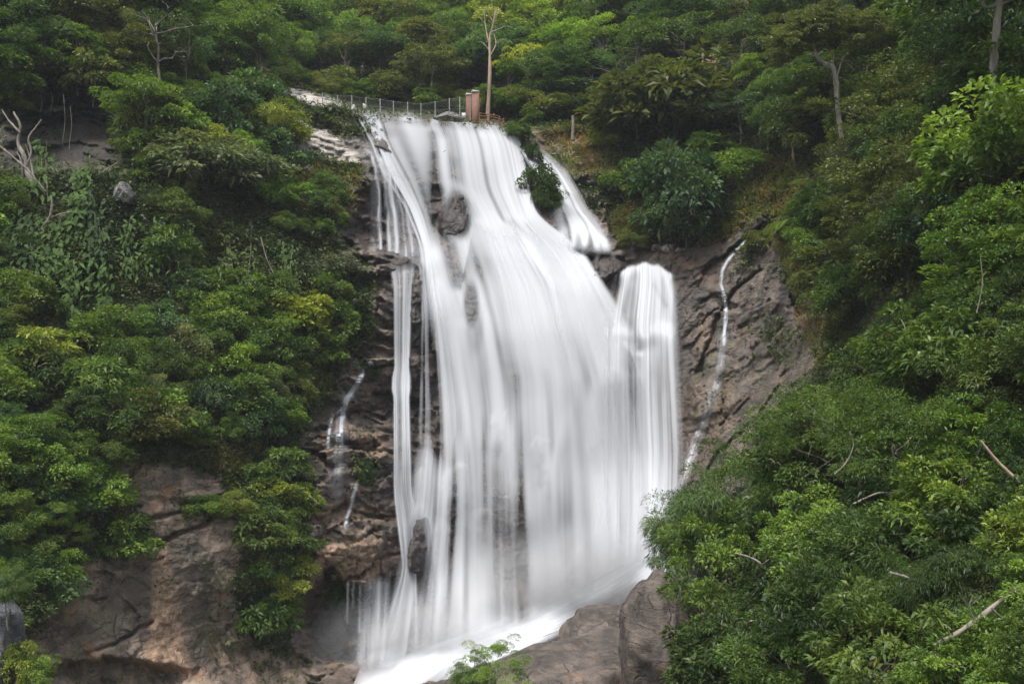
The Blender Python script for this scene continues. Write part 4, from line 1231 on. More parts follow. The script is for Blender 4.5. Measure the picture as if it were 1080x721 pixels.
MANUAL = [  # species, base x, base y, height px, tone, zone, name, width factor
    ("shrub", 570, 216, 36, DARK, "rockbush", "shrub", .75), ("shrub", 560, 178, 24, DARK, "rockbush", "shrub", .7), ("fine", 580, 222, 26, MID, "rockbush", "shrub", .7), ("shrub", 545, 150, 18, MID, "rockbush", "shrub", 1.2),
    ("shrub", 722, 250, 84, BLUE, "bank", "shrub", .8), ("fine", 716, 258, 50, DARK, "bank", "shrub", 1.0), ("shrub", 660, 212, 40, MID, "bank", "shrub", 1.0), ("rosette", 745, 185, 40, BRIGHT, "bank", "shrub", 1.3), ("shrub", 782, 190, 28, BRIGHT, "bank", "shrub", 1.3),
    ("layered", 672, 160, 66, OLIVE, "bank", "slope_tree", 1.0), ("broad", 710, 150, 74, OLIVE, "bank", "slope_tree", 1.5), ("fern", 742, 244, 16, BLUE, "bank", "fern", 1.0), ("fern", 838, 238, 20, BRIGHT, "bank", "fern", 1.0), ("fern", 872, 206, 20, SILVER, "bank", "fern", 1.1), ("fern", 860, 120, 20, SILVER, "bank", "fern", 1.1), ("fern", 880, 268, 20, BLUE, "bank", "fern", 1.0),
    ("fern", 912, 290, 22, BLUE, "bank", "fern", 1.0), ("shrub", 640, 158, 24, YELLOW, "bank", "shrub", 1.2), ("shrub", 800, 265, 20, OLIVE, "bank", "shrub", 1.2), ("fine", 668, 262, 16, OLIVE, "bank", "shrub", 1.4),
    ("shrub", 122, 588, 44, BRIGHT, "ledge", "shrub", 1.0), ("rosette", 128, 584, 36, MID, "ledge", "shrub", 1.0), ("fine", 215, 545, 20, BRIGHT, "ledge", "shrub", 1.4), ("fine", 245, 545, 24, YELLOW, "ledge", "shrub", 1.2), ("shrub", 352, 640, 26, BRIGHT, "ledge", "shrub", .7), ("fine", 384, 512, 22, DARK, "ledge", "shrub", .7), ("fine", 390, 396, 12, MID, "ledge", "shrub", 1.4),
    ("near_slender", 722, 640, 108, MID, "fore", "overhanging_tree", 1.0), ("near_slender", 768, 650, 140, MID, "fore", "overhanging_tree", .9), ("near_fine", 800, 600, 130, MID, "fore", "foreground_shrub", 1.0), ("near_slender", 745, 600, 80, DARK, "fore", "foreground_shrub", 1.3),
    ("near_fine", 905, 550, 160, (.062, .108, .020), "fore", "foreground_shrub", 1.05), ("near_fine", 862, 560, 122, (.062, .108, .020), "fore", "foreground_shrub", 1.0), ("near_fine", 955, 560, 150, (.050, .092, .018), "fore", "foreground_shrub", 1.0), ("near_bright", 900, 640, 95, BRIGHT, "fore", "foreground_shrub", 1.1),
    ("near_bright", 870, 690, 110, BRIGHT, "fore", "foreground_shrub", 1.0), ("near_bright", 790, 680, 60, BRIGHT, "fore", "foreground_shrub", 1.2), ("near_glossy", 762, 745, 90, MID, "fore", "foreground_shrub", 1.2), ("near_glossy", 790, 760, 100, DARK, "fore", "foreground_shrub", 1.2), ("near_bright", 1050, 430, 70, BRIGHT, "fore", "foreground_shrub", 1.4),
    ("near_fine", 1010, 410, 80, BRIGHT, "fore", "foreground_shrub", 1.4), ("broad", 1062, 300, 190, BRIGHT, "fore", "hillside_tree", 1.0), ("broad", 1090, 170, 130, BRIGHT, "fore", "hillside_tree", 1.0), ("near_glossy", 945, 265, 110, OLIVE, "fore", "hillside_tree", 1.2), ("near_glossy", 965, 190, 100, OLIVE, "fore", "hillside_tree", 1.2),
    ("shrub", 880, 300, 40, OLIVE, "bank", "shrub", 1.2), ("fine", 860, 270, 34, BRIGHT, "bank", "shrub", 1.2), ("fine", 905, 330, 46, MID, "bank", "shrub", 1.2), ("shrub", 870, 235, 36, MID, "bank", "shrub", 1.2), ("fine", 835, 250, 22, OLIVE, "bank", "shrub", 1.2), ("shrub", 900, 225, 44, MID, "bank", "shrub", 1.1), ("fine", 885, 370, 30, OLIVE, "bank", "shrub", 1.3), ("shrub", 905, 395, 34, BRIGHT, "bank", "shrub", 1.2),
    ("rosette", 215, 200, 48, SILVER, "leftcliff", "shrub", 1.4), ("rosette", 250, 206, 50, SILVER, "leftcliff", "shrub", 1.2), ("layered", 150, 150, 60, BRIGHT, "lefttop", "slope_tree", 1.2), ("layered", 238, 150, 46, BRIGHT, "lefttop", "slope_tree", 1.1), ("layered", 455, 112, 55, OLIVE, "far", "forest_tree", 1.3), ("shrub", 410, 108, 26, OLIVE, "far", "shrub", 1.2),
]
for k_, x_, y_, h_, t_, z_, n_, w_ in MANUAL:
    plant(k_, x_, y_, h_, t_, z_, gm, n_, sx=w_)
# ------------------------------------------------------------------ boulders
import bmesh


def rock(name, label, x, y, d, rx, ry, rdep, mat, seed, cuts=9, tilt=0.0, cat="boulder", group=None, rough=0.10, sub=5):
    """a boulder centred at photograph pixel (x, y), depth d; radii in pixels (rx, ry) and metres (rdep)"""
    bm = bmesh.new()
    bmesh.ops.create_icosphere(bm, subdivisions=sub, radius=1.0)
    v = np.array([q.co[:] for q in bm.verts])
    f = np.array([[q.index for q in p.verts] for p in bm.faces])
    bm.free()
    g = np.random.default_rng(seed)
    for i in range(cuts):
        n = unit(g.normal(0, 1, 3))
        h = g.uniform(.55, .85)
        s = v @ n - h
        v = v - np.where(s > 0, s * 0.88, 0)[:, None] * n
    v = v + unit(v) * (fbm(v * 1.8 + seed, 5, seed, .58) * rough * 1.6 + fbm(v * 7 + seed, 3, seed + 3) * rough * .3)[:, None]
    bed = np.abs(vnoise(np.c_[v[:, :2] * .7, v[:, 2:] * 5 + v[:, :1] * 1.6], seed))
    v = v * (1 + (bed[:, None] - .4) * rough * .7)
    k = d / FOC
    v = v * np.array([rx * k, rdep, ry * k])
    c, s = math.cos(tilt), math.sin(tilt)
    v = v @ np.array([[c, 0, -s], [0, 1, 0], [s, 0, c]])
    o = obj(name, mesh_np(name, v, f, MAT[mat], True), loc=tuple(P(x, y, d)))
    return tag(o, label, cat, group)


rock("boulder", "broad flat brown boulder under the foot of the waterfall", 590, 732, 43.0, 128, 62, 4.5, "boulder", 3, 8, -0.30)
rock("boulder", "angular grey-brown boulder wet with spray at the foot of the waterfall", 628, 672, 48.5, 52, 40, 3.0, "boulder", 6, 12, -.35)
rock("boulder", "tall grey boulder half covered by the overhanging slender-leaved tree", 690, 690, 39.5, 46, 88, 2.6, "boulder", 8, 10, 0.12)
rock("boulder", "small brown boulder at the lower edge under the brown slab", 465, 745, 43.5, 44, 34, 2.0, "boulder", 11, 8)
rock("boulder", "blue-grey lichen-mottled boulder leaning at the bottom left corner", -14, 706, 25.0, 42, 124, 1.3, "lichen_boulder", 14, 8, -0.16, rough=.14)
rock("boulder", "round dark boulder sticking out of the cliff beside the big-leaved creepers", 132, 206, float(depth(132, 206)) - .1, 11, 14, .9, "grey_boulder", 17, 6)
rock("boulder", "wedge-shaped grey boulder sitting on the lip behind the falling water", 474, 127, 74.6, 17, 8, 1.0, "grey_boulder", 21, 9, .15)
for i, (x, y, a, b, lb) in enumerate([(692, 261, 6, 4, "pale stone, leftmost of those on the rock shelf above the stepped cascade"), (704, 262, 9, 6, "largest pale stone on the rock shelf above the stepped cascade"), (717, 264, 6, 3, "flat pale stone right of the largest one on the rock shelf"), (608, 153, 5, 5, "pale stone in the dry soil above the side cascade"), (585, 163, 5, 3, "small pale stone at the head of the side cascade"), (622, 192, 7, 3, "flat pale stone in the dry grass right of the side cascade")]):
    rock("stone", lb, x, y, float(depth(x, y)) - .1, a, b, .4, "pale_boulder", 31 + i, 8, cat="stone", group="pale stones beside the waterfall", sub=3)

# ------------------------------------------------------------------ fence, pillars and railings
tube_r = 0.03
posts = [(340, 112, 14), (356, 114.5, 14), (371, 119.5, 19), (386, 122, 19), (401, 123, 19), (415, 124.5, 18), (430, 125.8, 18), (444, 127, 18), (459, 128, 21), (474, 128.5, 25), (485, 129.5, 27), (496, 130, 29)]
fence = empty("wire_fence", tuple(P(420, 125, 75.5)))
tag(fence, "long wire mesh fence on metal posts along the lip of the waterfall", "fence")
inv = np.array(fence.location)
bases, tops = [], []
for x, y, h in posts:
    dd = 75.4 + (x - 340) * -0.004
    b = P(x, y, dd)
    t = b + np.array([0, 0, h * dd / FOC])
    bases.append(b - inv)
    tops.append(t - inv)
    mb = MB()
    mb.tube([b - inv - np.array([0, 0, 1.2]), t - inv], 0.045, 6)
    obj("post", mb.mesh("post", MAT["metal"]), fence)
mb = MB()
for k in (0.12, 0.55, 0.97):
    for i in range(len(posts) - 1):
        a, b = bases[i] + (tops[i] - bases[i]) * k, bases[i + 1] + (tops[i + 1] - bases[i + 1]) * k
        m_ = (a + b) / 2 - np.array([0, 0, 0.05])
        mb.tube([a, m_, b], 0.014, 4)
obj("strand", mb.mesh("strand", MAT["wire"]), fence)
mb = MB()
for i in range(len(posts) - 1):
    nn = 6
    for j in range(-nn, nn):
        for s in (1, -1):
            u0, u1 = j / nn, j / nn + 1.0
            a0, a1 = max(u0, 0), min(u1, 1)
            if a1 <= a0:
                continue
            w0, w1 = (a0 - u0) / (u1 - u0), (a1 - u0) / (u1 - u0)
            if s < 0:
                w0, w1 = 1 - w0, 1 - w1
            q = lambda u, w: (bases[i] * (1 - u) + bases[i + 1] * u) * (1 - w) + (tops[i] * (1 - u) + tops[i + 1] * u) * w
            mb.tube([q(a0, w0), q(a1, w1)], 0.006, 3)
obj("netting", mb.mesh("netting", MAT["wire"]), fence)


def sack(x, y, d, wpx, hpx, lb, mat="concrete", seed=0):
    k = d / FOC
    mb = MB()
    t = np.linspace(0, 1, 9)
    g = np.random.default_rng(seed)
    pts = np.c_[np.cumsum(g.normal(0, .03, 9)), np.zeros(9), (t - .5) * hpx * k]
    mb.tube(pts, wpx * k * .5 * (np.sin(np.pi * np.clip(t * .92 + .04, 0, 1)) ** .5) * g.uniform(.8, 1.2, 9), 8)
    o = obj("sack", mb.mesh("sack", MAT[mat], True), loc=tuple(P(x, y, d)))
    tag(o, lb, "sack")


sack(373, 115, 75.1, 4, 9, "white sack tied low to the wire fence, the left one of two", seed=2)
sack(385, 113, 75.1, 3.4, 7, "small white sack tied to the wire fence right of the other sack", seed=3)
mb = MB()
mb.tube([(0, 0, 0), (.12, 0, .3), (.22, -.03, .8)], [.07, .06, .04], 6)
tag(obj("stake", mb.mesh("stake", MAT["dead_wood"], True), loc=tuple(P(413, 124.5, 75.2))), "short pale stake leaning against the wire fence", "stake")
mb = MB()
mb.box((0, 0, 0), (.34, .03, .42), .05)
sg = obj("sign", mb.mesh("sign", MAT["white"]), loc=tuple(P(489, 122, 75.0)))
tag(sg, "small blank white sign hung on the fence beside the red pillar", "sign")


def brick_material():
    m, nt = new_mat("red_brick")
    v = mapped(nt, (1, 1, 1))
    b = N(nt, "TexBrick")
    b.inputs["Color1"].default_value = (.17, .062, .042, 1)
    b.inputs["Color2"].default_value = (.22, .092, .062, 1)
    b.inputs["Mortar"].default_value = (.18, .13, .105, 1)
    b.inputs["Scale"].default_value = 1.0
    b.inputs["Brick Width"].default_value = .22
    b.inputs["Row Height"].default_value = .08
    b.inputs["Mortar Size"].default_value = .008
    mp = N(nt, "Mapping")
    mp.inputs["Rotation"].default_value = (math.radians(90), 0, 0)
    nt.links.new(v, mp.inputs["Vector"])
    nt.links.new(mp.outputs[0], b.inputs["Vector"])
    n = noise_node(nt, v, 2.0, 5, .6)
    c = mixc(nt, ramp(nt, n, .4, .65), b.outputs[0], (.14, .075, .055))
    p = N(nt, "BsdfPrincipled")
    p.inputs["Roughness"].default_value = .85
    nt.links.new(c, p.inputs["Base Color"])
    o = N(nt, "OutputMaterial")
    nt.links.new(p.outputs[0], o.inputs[0])
    return m


MAT["brick"] = brick_material()
rp = np.random.default_rng(5)
for x, yb, h, w, d, lb in ((501.5, 131, 33, .50, 74.4, "red brick gate pillar with a weathered grey cap at the waterfall lip"), (494.5, 130, 29, .42, 76.2, "darker red pillar standing just behind the capped brick pillar")):
    r = empty("brick_pillar", tuple(P(x, yb, d)))
    H = h * d / FOC
    mb = MB()
    mb.box((0, 0, H / 2 - .5), (w, w, H + 1.0), .25)
    obj("shaft", mb.mesh("shaft", MAT["brick"]), r)
    mb = MB()
    mb.box((0, 0, H + .063), (w + .06, w + .06, .12), .25, jit=.02, rng=rp)
    obj("cap", mb.mesh("cap", MAT["concrete"]), r)
    tag(r, lb, "pillar", "brick pillars beside the fence")
# broken rusty railing right of the pillars
rl = empty("rusty_railing", tuple(P(518, 131.5, 74.2)))
tag(rl, "broken rusty railing of thin bars between the brick pillar and the dry bank", "railing")
k = 74.2 / FOC
for x0, y0, x1, y1 in ((-12, 0, -12, 13), (-4, 0, -5, 11), (2, 1, 3, 12), (8, 1, 9, 9), (13, 1, 13, 7)):
    mb = MB()
    mb.tube([(x0 * k, 0, -y0 * k - .5), (x1 * k, .05, y1 * k)], .05, 5)
    obj("upright", mb.mesh("upright", MAT["rust"]), rl)
for pts in ([(-12, 9), (0, 8.5), (12, 5)], [(-12, 4), (3, 4.5), (14, 2)], [(-12, 12), (3, 10), (9, 8.5)]):
    mb = MB()
    mb.tube([(a * k, -.04, b * k) for a, b in pts], .035, 5)
    obj("bar", mb.mesh("bar", MAT["rust"]), rl)
# timber railing high on the right slope
tr = empty("timber_railing", tuple(P(748, 78, 73.0)))
tag(tr, "rustic timber railing with two rails high on the right wooded slope", "railing")
k = 74.5 / FOC
for x in (6.5, -7):
    mb = MB()
    mb.tube([(x * k, 0, -1.0), (x * k + .02, 0, 21 * k)], .085, 7)
    obj("post", mb.mesh("post", MAT["rail_wood"], True), tr)
for a, b in (((-8, 17.5), (7, 19)), ((-8, 12), (7, 10.5)), ((-7, 15.5), (6, 11.5))):
    mb = MB()
    mb.tube([(a[0] * k, -.1, a[1] * k), ((a[0] + b[0]) / 2 * k, -.12, (a[1] + b[1]) / 2 * k - .04), (b[0] * k, -.1, b[1] * k)], .06, 6)
    obj("rail", mb.mesh("rail", MAT["rail_wood"], True), tr)
mb = MB()
mb.tube([(0, 0, -.6), (.05, 0, .6), (.02, 0, 1.35)], [.16, .13, .12], 7)
tag(obj("stump", mb.mesh("stump", MAT["dead_wood"], True), loc=tuple(P(604, 140, 74.5))), "upright grey stump on the dry bank right of the dead trunk", "stump")

# ------------------------------------------------------------------ bare trunks, logs, branches, roots
GB = np.random.default_rng(91)


def poly_tube(pts, d, rad, mat, name, label=None, cat=None, parent=None, group=None, jitter=.04, seg=7, origin=None):
    """a tapering stem along photograph pixels; d is one depth or one per point"""
    pts = np.array(pts, float)
    dd = np.broadcast_to(np.asarray(d, float), (len(pts),))
    W = P(pts[:, 0], pts[:, 1], dd)
    n = max(6, len(pts) * 4)
    t = np.linspace(0, len(pts) - 1, n)
    # Catmull-Rom through the points
    Wp = np.r_[2 * W[:1] - W[1:2], W, 2 * W[-1:] - W[-2:-1]]
    i = np.clip(t.astype(int), 0, len(pts) - 2)
    u = (t - i)[:, None]
    p0, p1, p2, p3 = Wp[i], Wp[i + 1], Wp[i + 2], Wp[i + 3]
    C = .5 * (2 * p1 + (p2 - p0) * u + (2 * p0 - 5 * p1 + 4 * p2 - p3) * u ** 2 + (3 * p1 - p0 - 3 * p2 + p3) * u ** 3)
    C = C + GB.normal(0, 1, C.shape) * jitter * np.mean(rad)
    org = np.array(origin) if origin is not None else C[0]
    r = np.interp(np.linspace(0, 1, n), np.linspace(0, 1, len(np.atleast_1d(rad))), np.atleast_1d(rad)) * (1 + .12 * GB.normal(0, 1, n))
    mb = MB()
    mb.tube(C - org, r, seg)
    o = obj(name, mb.mesh(name, MAT[mat], True), parent, None if parent else tuple(org))
    if label:
        tag(o, label, cat, group)
    return o


# tall dead trunk behind the lip
dt = empty("dead_tree", tuple(P(514, 133, 74.6)))
tag(dt, "tall dead orange-brown trunk with a forked broken top behind the waterfall lip", "dead tree")
og = np.array(dt.location)
poly_tube([(514, 136), (515, 110), (516.5, 80), (516.5, 50), (517, 36)], 74.6, [.20, .15, .13, .11, .09], "rust_bark", "trunk", parent=dt, origin=og)
for pts, r0 in (([(517, 38), (520, 26), (522, 16), (524, 8)], .08), ([(516.5, 48), (513, 34), (511, 18), (510.5, 8)], .065), ([(516.5, 60), (523, 47), (521, 36)], .065), ([(521, 20), (527, 12), (530, 4)], .03), ([(512, 26), (506, 18), (503, 10)], .03), ([(522, 14), (519, 5), (520, -2)], .03), ([(523, 46), (531, 42), (535, 44)], .03), ([(518, 34), (526, 31), (534, 28), (540, 30)], .05), ([(517, 55), (510, 46), (505, 44)], .05), ([(520, 24), (515, 14), (513, 5)], .05)):
    poly_tube(pts, 74.6, [r0, r0 * .8, r0 * .35], "rust_bark" if r0 > .06 else "pale_bark", "branch", parent=dt, origin=og, seg=6)


def bare_tree(x, y, d, h, label, mat="pale_bark", seed=0, spread=.5, n=7, r=.12):
    g = np.random.default_rng(seed)
    t = empty("bare_tree", tuple(P(x, y, d)))
    tag(t, label, "bare tree")
    H = h * d / FOC
    mb = MB()
    pts = limb(mb, (0, 0, -.8), (g.normal(0, .06 * H), 0, H), r, r * .3, g, .12, 10, 7)
    obj("trunk", mb.mesh("trunk", MAT[mat], True), t)
    for i in range(n):
        q = pts[int(g.uniform(4, 9))]
        e = q + np.array([g.normal(0, spread * H * .5), g.normal(0, spread * H * .25), g.uniform(.15, .42) * H])
        mb = MB()
        lp = limb(mb, q, e, r * .42, r * .1, g, .22, 7, 5)
        for s in range(2):
            limb(mb, lp[3 + s], lp[3 + s] + np.array([g.normal(0, .14 * H), g.normal(0, .08 * H), g.uniform(.02, .16) * H]), r * .16, r * .05, g, .2, 5, 4)
        obj("branch", mb.mesh("branch", MAT[mat], True), t)


bare_tree(632, 78, 88, 72, "bare pale tree with spreading branches in the forest right of the dead trunk", seed=4, n=8)
bare_tree(578, 96, 86, 52, "thin leafless pale tree between the dead trunk and the right slope", seed=6, n=6, r=.08)
bare_tree(652, 112, 77, 40, "small leafless grey sapling at the edge of the right slope", seed=9, n=8, r=.06, spread=.7)
bare_tree(815, 42, 84, 60, "pair-stemmed pale bare tree high on the right slope", seed=12, n=7, r=.11)
bare_tree(278, 98, 78, 36, "slim pale bare sapling above the pale rock slab", seed=15, n=6, r=.08)
bare_tree(165, 96, 66, 66, "grey bare tree hung with creepers above the left cliff", "bark", seed=18, n=9, r=.14, spread=.6)
bare_tree(198, 92, 69, 58, "thin dark bare stem right of the creeper-hung tree", "bark", seed=21, n=5, r=.08)


def leafy_trunk(name, label, pts, d, rad, crowns, mat="pale_bark", tone=MID, limbs=(), key="layered"):
    t = empty(name, tuple(P(pts[0][0], pts[0][1], d)))
    tag(t, label, "tree")
    og_ = np.array(t.location)
    poly_tube(pts, d, rad, mat, "trunk", parent=t, origin=og_, seg=8, jitter=.06)
    for lp in limbs:
        poly_tube(lp, d, [rad[-1] * .7, rad[-1] * .25], mat, "branch", parent=t, origin=og_, seg=6)
    cm = SPECIES[key][0][0][1]
    for x, y, s in crowns:
        c = obj("crown", cm, t)
        c.location = P(x, y, d) - og_ - np.array([0, 0, 5.6 * s])
        c.scale = (s, s, s)
        c.rotation_euler = (0, 0, GB.uniform(0, 6))
        c.color = (*tone, 1)


leafy_trunk("curved_trunk_tree", "tree with a pale crooked trunk and flat crown on the right slope", [(896, 238), (893, 172), (886, 135), (883, 108), (882, 88), (878, 71), (868, 66), (861, 58), (857, 44)], 53.0, [.19, .16, .15, .14, .11, .07], [(852, 34, .44), (886, 36, .40), (832, 46, .30), (908, 28, .34), (868, 20, .36)], tone=OLIVE, limbs=([(882, 84), (888, 64), (896, 52)], [(861, 58), (846, 50)], [(878, 71), (880, 54)]))
leafy_trunk("tall_trunk_tree", "tree with a mottled grey straight trunk near the top right corner", [(1046, 108), (1048, 62), (1051, 30), (1054, 0), (1056, -30)], 38.0, [.15, .14, .13, .11], [(1060, -40, .8), (1030, -50, .7)], tone=DARK, limbs=([(1053, 4), (1040, 8), (1031, -2)], [(1053, 6), (1065, 1), (1078, -4)]))
poly_tube([(670, 178), (682, 170), (694, 159)], float(depth(682, 170)) - .9, [.13, .16, .14], "dead_wood", "log", "short pale broken log lying on the right bank above the dry grass", "log")
poly_tube([(300, 207.5), (318, 206.5), (330, 207.5)], float(depth(318, 207)) - .5, [.06, .08, .05], "dead_wood", "log", "thin pale log among the shrubs below the pale rock slab", "log")

dl = lambda x, y, o: float(depth(x, y)) - o
# roots and hanging stems on the left cliff
rt = empty("strangler_trunk", tuple(P(30, 188, dl(30, 188, .8))))
tag(rt, "knotted pale trunk with aerial roots against the dark overhang at left", "tree")
og = np.array(rt.location)
d_ = float(og[1])
poly_tube([(33, 192), (29, 178), (24, 162), (19, 150), (21, 132), (14, 118)], d_, [.2, .15, .12, .08, .05], "pale_bark", "trunk", parent=rt, origin=og, seg=9, jitter=.12)
for pts in ([(28, 176), (33, 160), (30, 146), (38, 134), (44, 126)], [(24, 188), (23, 172), (18, 160)], [(36, 190), (32, 168), (27, 152)], [(21, 140), (10, 128), (2, 116)]):
    poly_tube(pts, d_ - .1, [.07, .05, .03], "pale_bark", "root", parent=rt, origin=og, seg=6, jitter=.1)
poly_tube([(-5, 150), (14, 166), (30, 180), (48, 202)], d_ - .6, [.06, .06, .04], "dead_wood", "bare_branch", "thin bare branch slanting down across the knotted pale trunk", "branch")
poly_tube([(41, 244), (52, 230), (55, 216), (54, 206)], dl(50, 225, 1.2), [.09, .08, .06], "dead_wood", "bare_branch", "forked pale branch standing among the big-leaved creepers", "branch")
poly_tube([(50, 231), (64, 226), (77, 223)], dl(60, 226, 1.2), [.06, .05, .03], "dead_wood", "bare_branch", "short pale branch reaching right among the big-leaved creepers", "branch")
poly_tube([(92, 195), (108, 182), (126, 170)], dl(108, 182, 1.4), [.05, .05, .03], "dead_wood", "bare_branch", "straight thin branch jutting up right of the big-leaved creepers", "branch")
for i, (x, y0, y1, lb) in enumerate([(67, 100, 182, "longest hanging stem in front of the dark rock overhang"), (74, 112, 176, "hanging stem just right of the longest one on the dark overhang"), (43, 100, 130, "short hanging stem above the knotted pale trunk"), (54, 98, 126, "short curved hanging stem between the trunk and the longest stem")]):
    poly_tube([(x, y0), (x + 1.5, (y0 * 2 + y1) / 3), (x - 1, (y0 + 2 * y1) / 3), (x + 1, y1)], dl(x, (y0 + y1) / 2, 1.0), [.022, .025, .018], "pale_bark", "hanging_stem", lb, "creeper stem", group="stems hanging over the dark overhang", seg=5)
for i, (pts, lb) in enumerate([([(165, 40), (172, 66), (170, 92), (176, 112)], "creeper stem hanging in front of the grey bare tree, left one"), ([(190, 20), (188, 56), (184, 90), (187, 118)], "creeper stem hanging in front of the grey bare tree, right one"), ([(170, 250), (186, 268), (205, 285), (212, 302)], "thin pale stem curving across the creepers on the left cliff"), ([(275, 250), (281, 272), (290, 292)], "thin stem hanging on the cliff below the pale slab shrubs")]):
    poly_tube(pts, dl(pts[1][0], pts[1][1], 1.5), [.035, .03, .025], "pale_bark", "hanging_stem", lb, "creeper stem", seg=5)


# big-leaved creepers on the left cliff
def creeper(x0, y0, w, h, n, L, tone, label, seed, group=None):
    g = np.random.default_rng(seed)
    d0 = float(depth(x0, y0 + h / 2))
    t = empty("climbing_creeper", tuple(P(x0, y0, d0 - .3)))
    tag(t, label, "creeper", group)
    og_ = np.array(t.location)
    mb = MB()
    C = []
    for i in range(max(2, n // 110)):
        xs = x0 + g.uniform(-.5, .5) * w
        q = [(xs + g.normal(0, w * .08), y0 + h * f) for f in (0, .35, .7, 1.0)]
        W = np.array([P(a, b, float(depth(a, b)) - g.uniform(.3, 1.0)) for a, b in q])
        mb.tube(W - og_, [.025, .022, .02, .012], 5)
        m = n // max(2, n // 110)
        f = g.uniform(0, 3, m)
        j = np.minimum(f.astype(int), 2)
        C.append(W[j] + (W[j + 1] - W[j]) * (f - j)[:, None] + g.normal(0, .28, (m, 3)) + np.array([0, -.25, 0]))
    obj("stem", mb.mesh("stem", MAT["bark"], True), t)
    C = np.concatenate(C) - og_
    n = len(C)
    A = unit(np.stack([g.normal(0, .65, n), g.normal(-.45, .25, n), g.normal(-.75, .35, n)], -1))
    Nn = unit(np.stack([g.normal(0, .3, n), np.full(n, -.75), np.full(n, .75)], -1))
    S = unit(np.cross(A, Nn))
    V, F = leaf_arrays(C, A, S, L * g.uniform(.6, 1.25, n), L * .46 * g.uniform(.8, 1.2, n), .12, .12)
    tone_ = np.clip(g.normal(.45, .2, n), 0, .98)
    fo = obj("foliage", mesh_np("foliage", V, F, MAT["leaf_matte"], False, {"tone": ('FLOAT', np.repeat(tone_, 4))}), t)
    fo.color = (tone[0] * .66, tone[1] * .78, tone[2] * .6, 1)


CR = [(48, 148, 22, 60, 70, .62, MID, "creeper with the largest leaves, hanging beside the knotted pale trunk"), (78, 182, 46, 70, 260, .52, MID, "broad big-leaved creeper covering the cliff below the dark overhang"), (62, 235, 44, 60, 240, .48, MID, "big-leaved creeper in the middle of the left cliff near the edge"), (36, 285, 40, 62, 240, .46, DARK, "lowest dark big-leaved creeper at the left edge"),
      (110, 205, 36, 70, 200, .46, DARK, "dark big-leaved creeper beside the round boulder"), (150, 232, 40, 60, 220, .42, MID, "big-leaved creeper right of the round boulder"), (100, 275, 44, 60, 220, .44, MID, "big-leaved creeper above the silvery shrubs on the left cliff"), (20, 225, 34, 50, 160, .46, DARK, "big-leaved creeper low beside the forked pale branch"),
      (205, 245, 40, 70, 240, .34, YELLOW, "yellowish creeper hanging over the dark cliff in the middle left"), (250, 235, 36, 80, 240, .30, OLIVE, "olive creeper curtain on the cliff right of the yellowish creeper"), (300, 255, 40, 80, 260, .30, MID, "green creeper curtain left of the dark overhang rock by the water"), (225, 300, 40, 40, 160, .32, BRIGHT, "bright creeper beside the bare earth slip")]
for i, a in enumerate(CR):
    creeper(*a, 400 + i)

# foreground branches and logs on the right
poly_tube([(775, 583), (790, 587), (803, 595), (806, 608), (799, 621), (791, 631)], 26.6, [.02, .034, .04, .035, .02], "pale_bark", "bare_branch", "crooked pale bare branch arching over the foreground leaves", "branch")
poly_tube([(803, 595), (814, 608), (824, 620), (829, 630)], 26.7, [.035, .028, .015], "pale_bark", "bare_branch", "short pale branch slanting right from the crooked one", "branch")
poly_tube([(786, 655), (803, 653), (818, 645), (833, 655), (842, 662)], 25.4, [.02, .03, .03, .015], "pale_bark", "bare_branch", "low pale branch lying below the crooked one", "branch")
poly_tube([(938, 603), (955, 608), (970, 614), (988, 622)], 19.8, [.03, .03, .015], "pale_bark", "bare_branch", "pale broken branch poking out of the leaves at lower right", "branch")
poly_tube([(984, 680), (1005, 670), (1028, 655), (1052, 636), (1075, 618)], 17.7, [.025, .045, .05, .045, .04], "bark", "log", "thick lichen-spotted log slanting up at lower right", "log")
poly_tube([(900, 531), (925, 520), (942, 519), (957, 511)], 26.2, [.03, .03, .015], "pale_bark", "bare_branch", "slim pale branch across the feathery mound", "branch")
poly_tube([(1004, 385), (1012, 402), (1020, 424)], 28.6, [.06, .065, .05], "rust_bark", "log", "reddish-brown broken trunk leaning at the right edge of the slope", "log")
poly_tube([(1034, 464), (1050, 484), (1066, 500), (1085, 520)], 23.0, [.03, .04, .04], "rust_bark", "bare_branch", "reddish-brown branch slanting down at the right edge", "branch")

for pts, d2, lb in (([(803, 595), (812, 590), (822, 592)], 26.6, "short twig at the bend of the crooked pale branch"), ([(970, 614), (975, 604), (984, 598)], 19.8, "forked twig on the broken branch at lower right"), ([(1028, 655), (1022, 640), (1026, 628)], 17.4, "upright twig on the lichen-spotted log"), ([(1046, 641), (1056, 650), (1068, 652)], 17.4, "side twig under the upper end of the lichen-spotted log"),
                    ([(880, 500), (892, 488), (900, 470), (897, 455)], 25.5, "thin dark stem rising out of the feathery mound"), ([(1030, 330), (1036, 300), (1034, 270)], 27.0, "thin dark stem among the leaves at the right edge"), ([(985, 690), (1000, 700), (1020, 704)], 17.0, "low thin stem below the lichen-spotted log")):
    poly_tube(pts, d2, [.022, .016, .008], "bark", "twig", lb, "twig", seg=5)

# the bush on the boulder in front of the fall
g_ = np.random.default_rng(62)
for x, y, h, t, k_ in ((520, 742, 62, BRIGHT, "near_fine"), (500, 738, 40, MID, "near_slender")):
    plant(k_, x, y, h, t, "frontbush", g_, "shrub", dd=float(depth(x, y)) - 33, sx=1.1)
for x, y, h, t, k_ in ((14, 740, 60, YELLOW, "near_bright"), (40, 735, 42, BRIGHT, "near_bright"), (8, 655, 52, MID, "near_slender")):
    plant(k_, x, y, h, t, "leftcorner", g_, "shrub", dd=float(depth(x, y)) - 24.6, sx=.8)

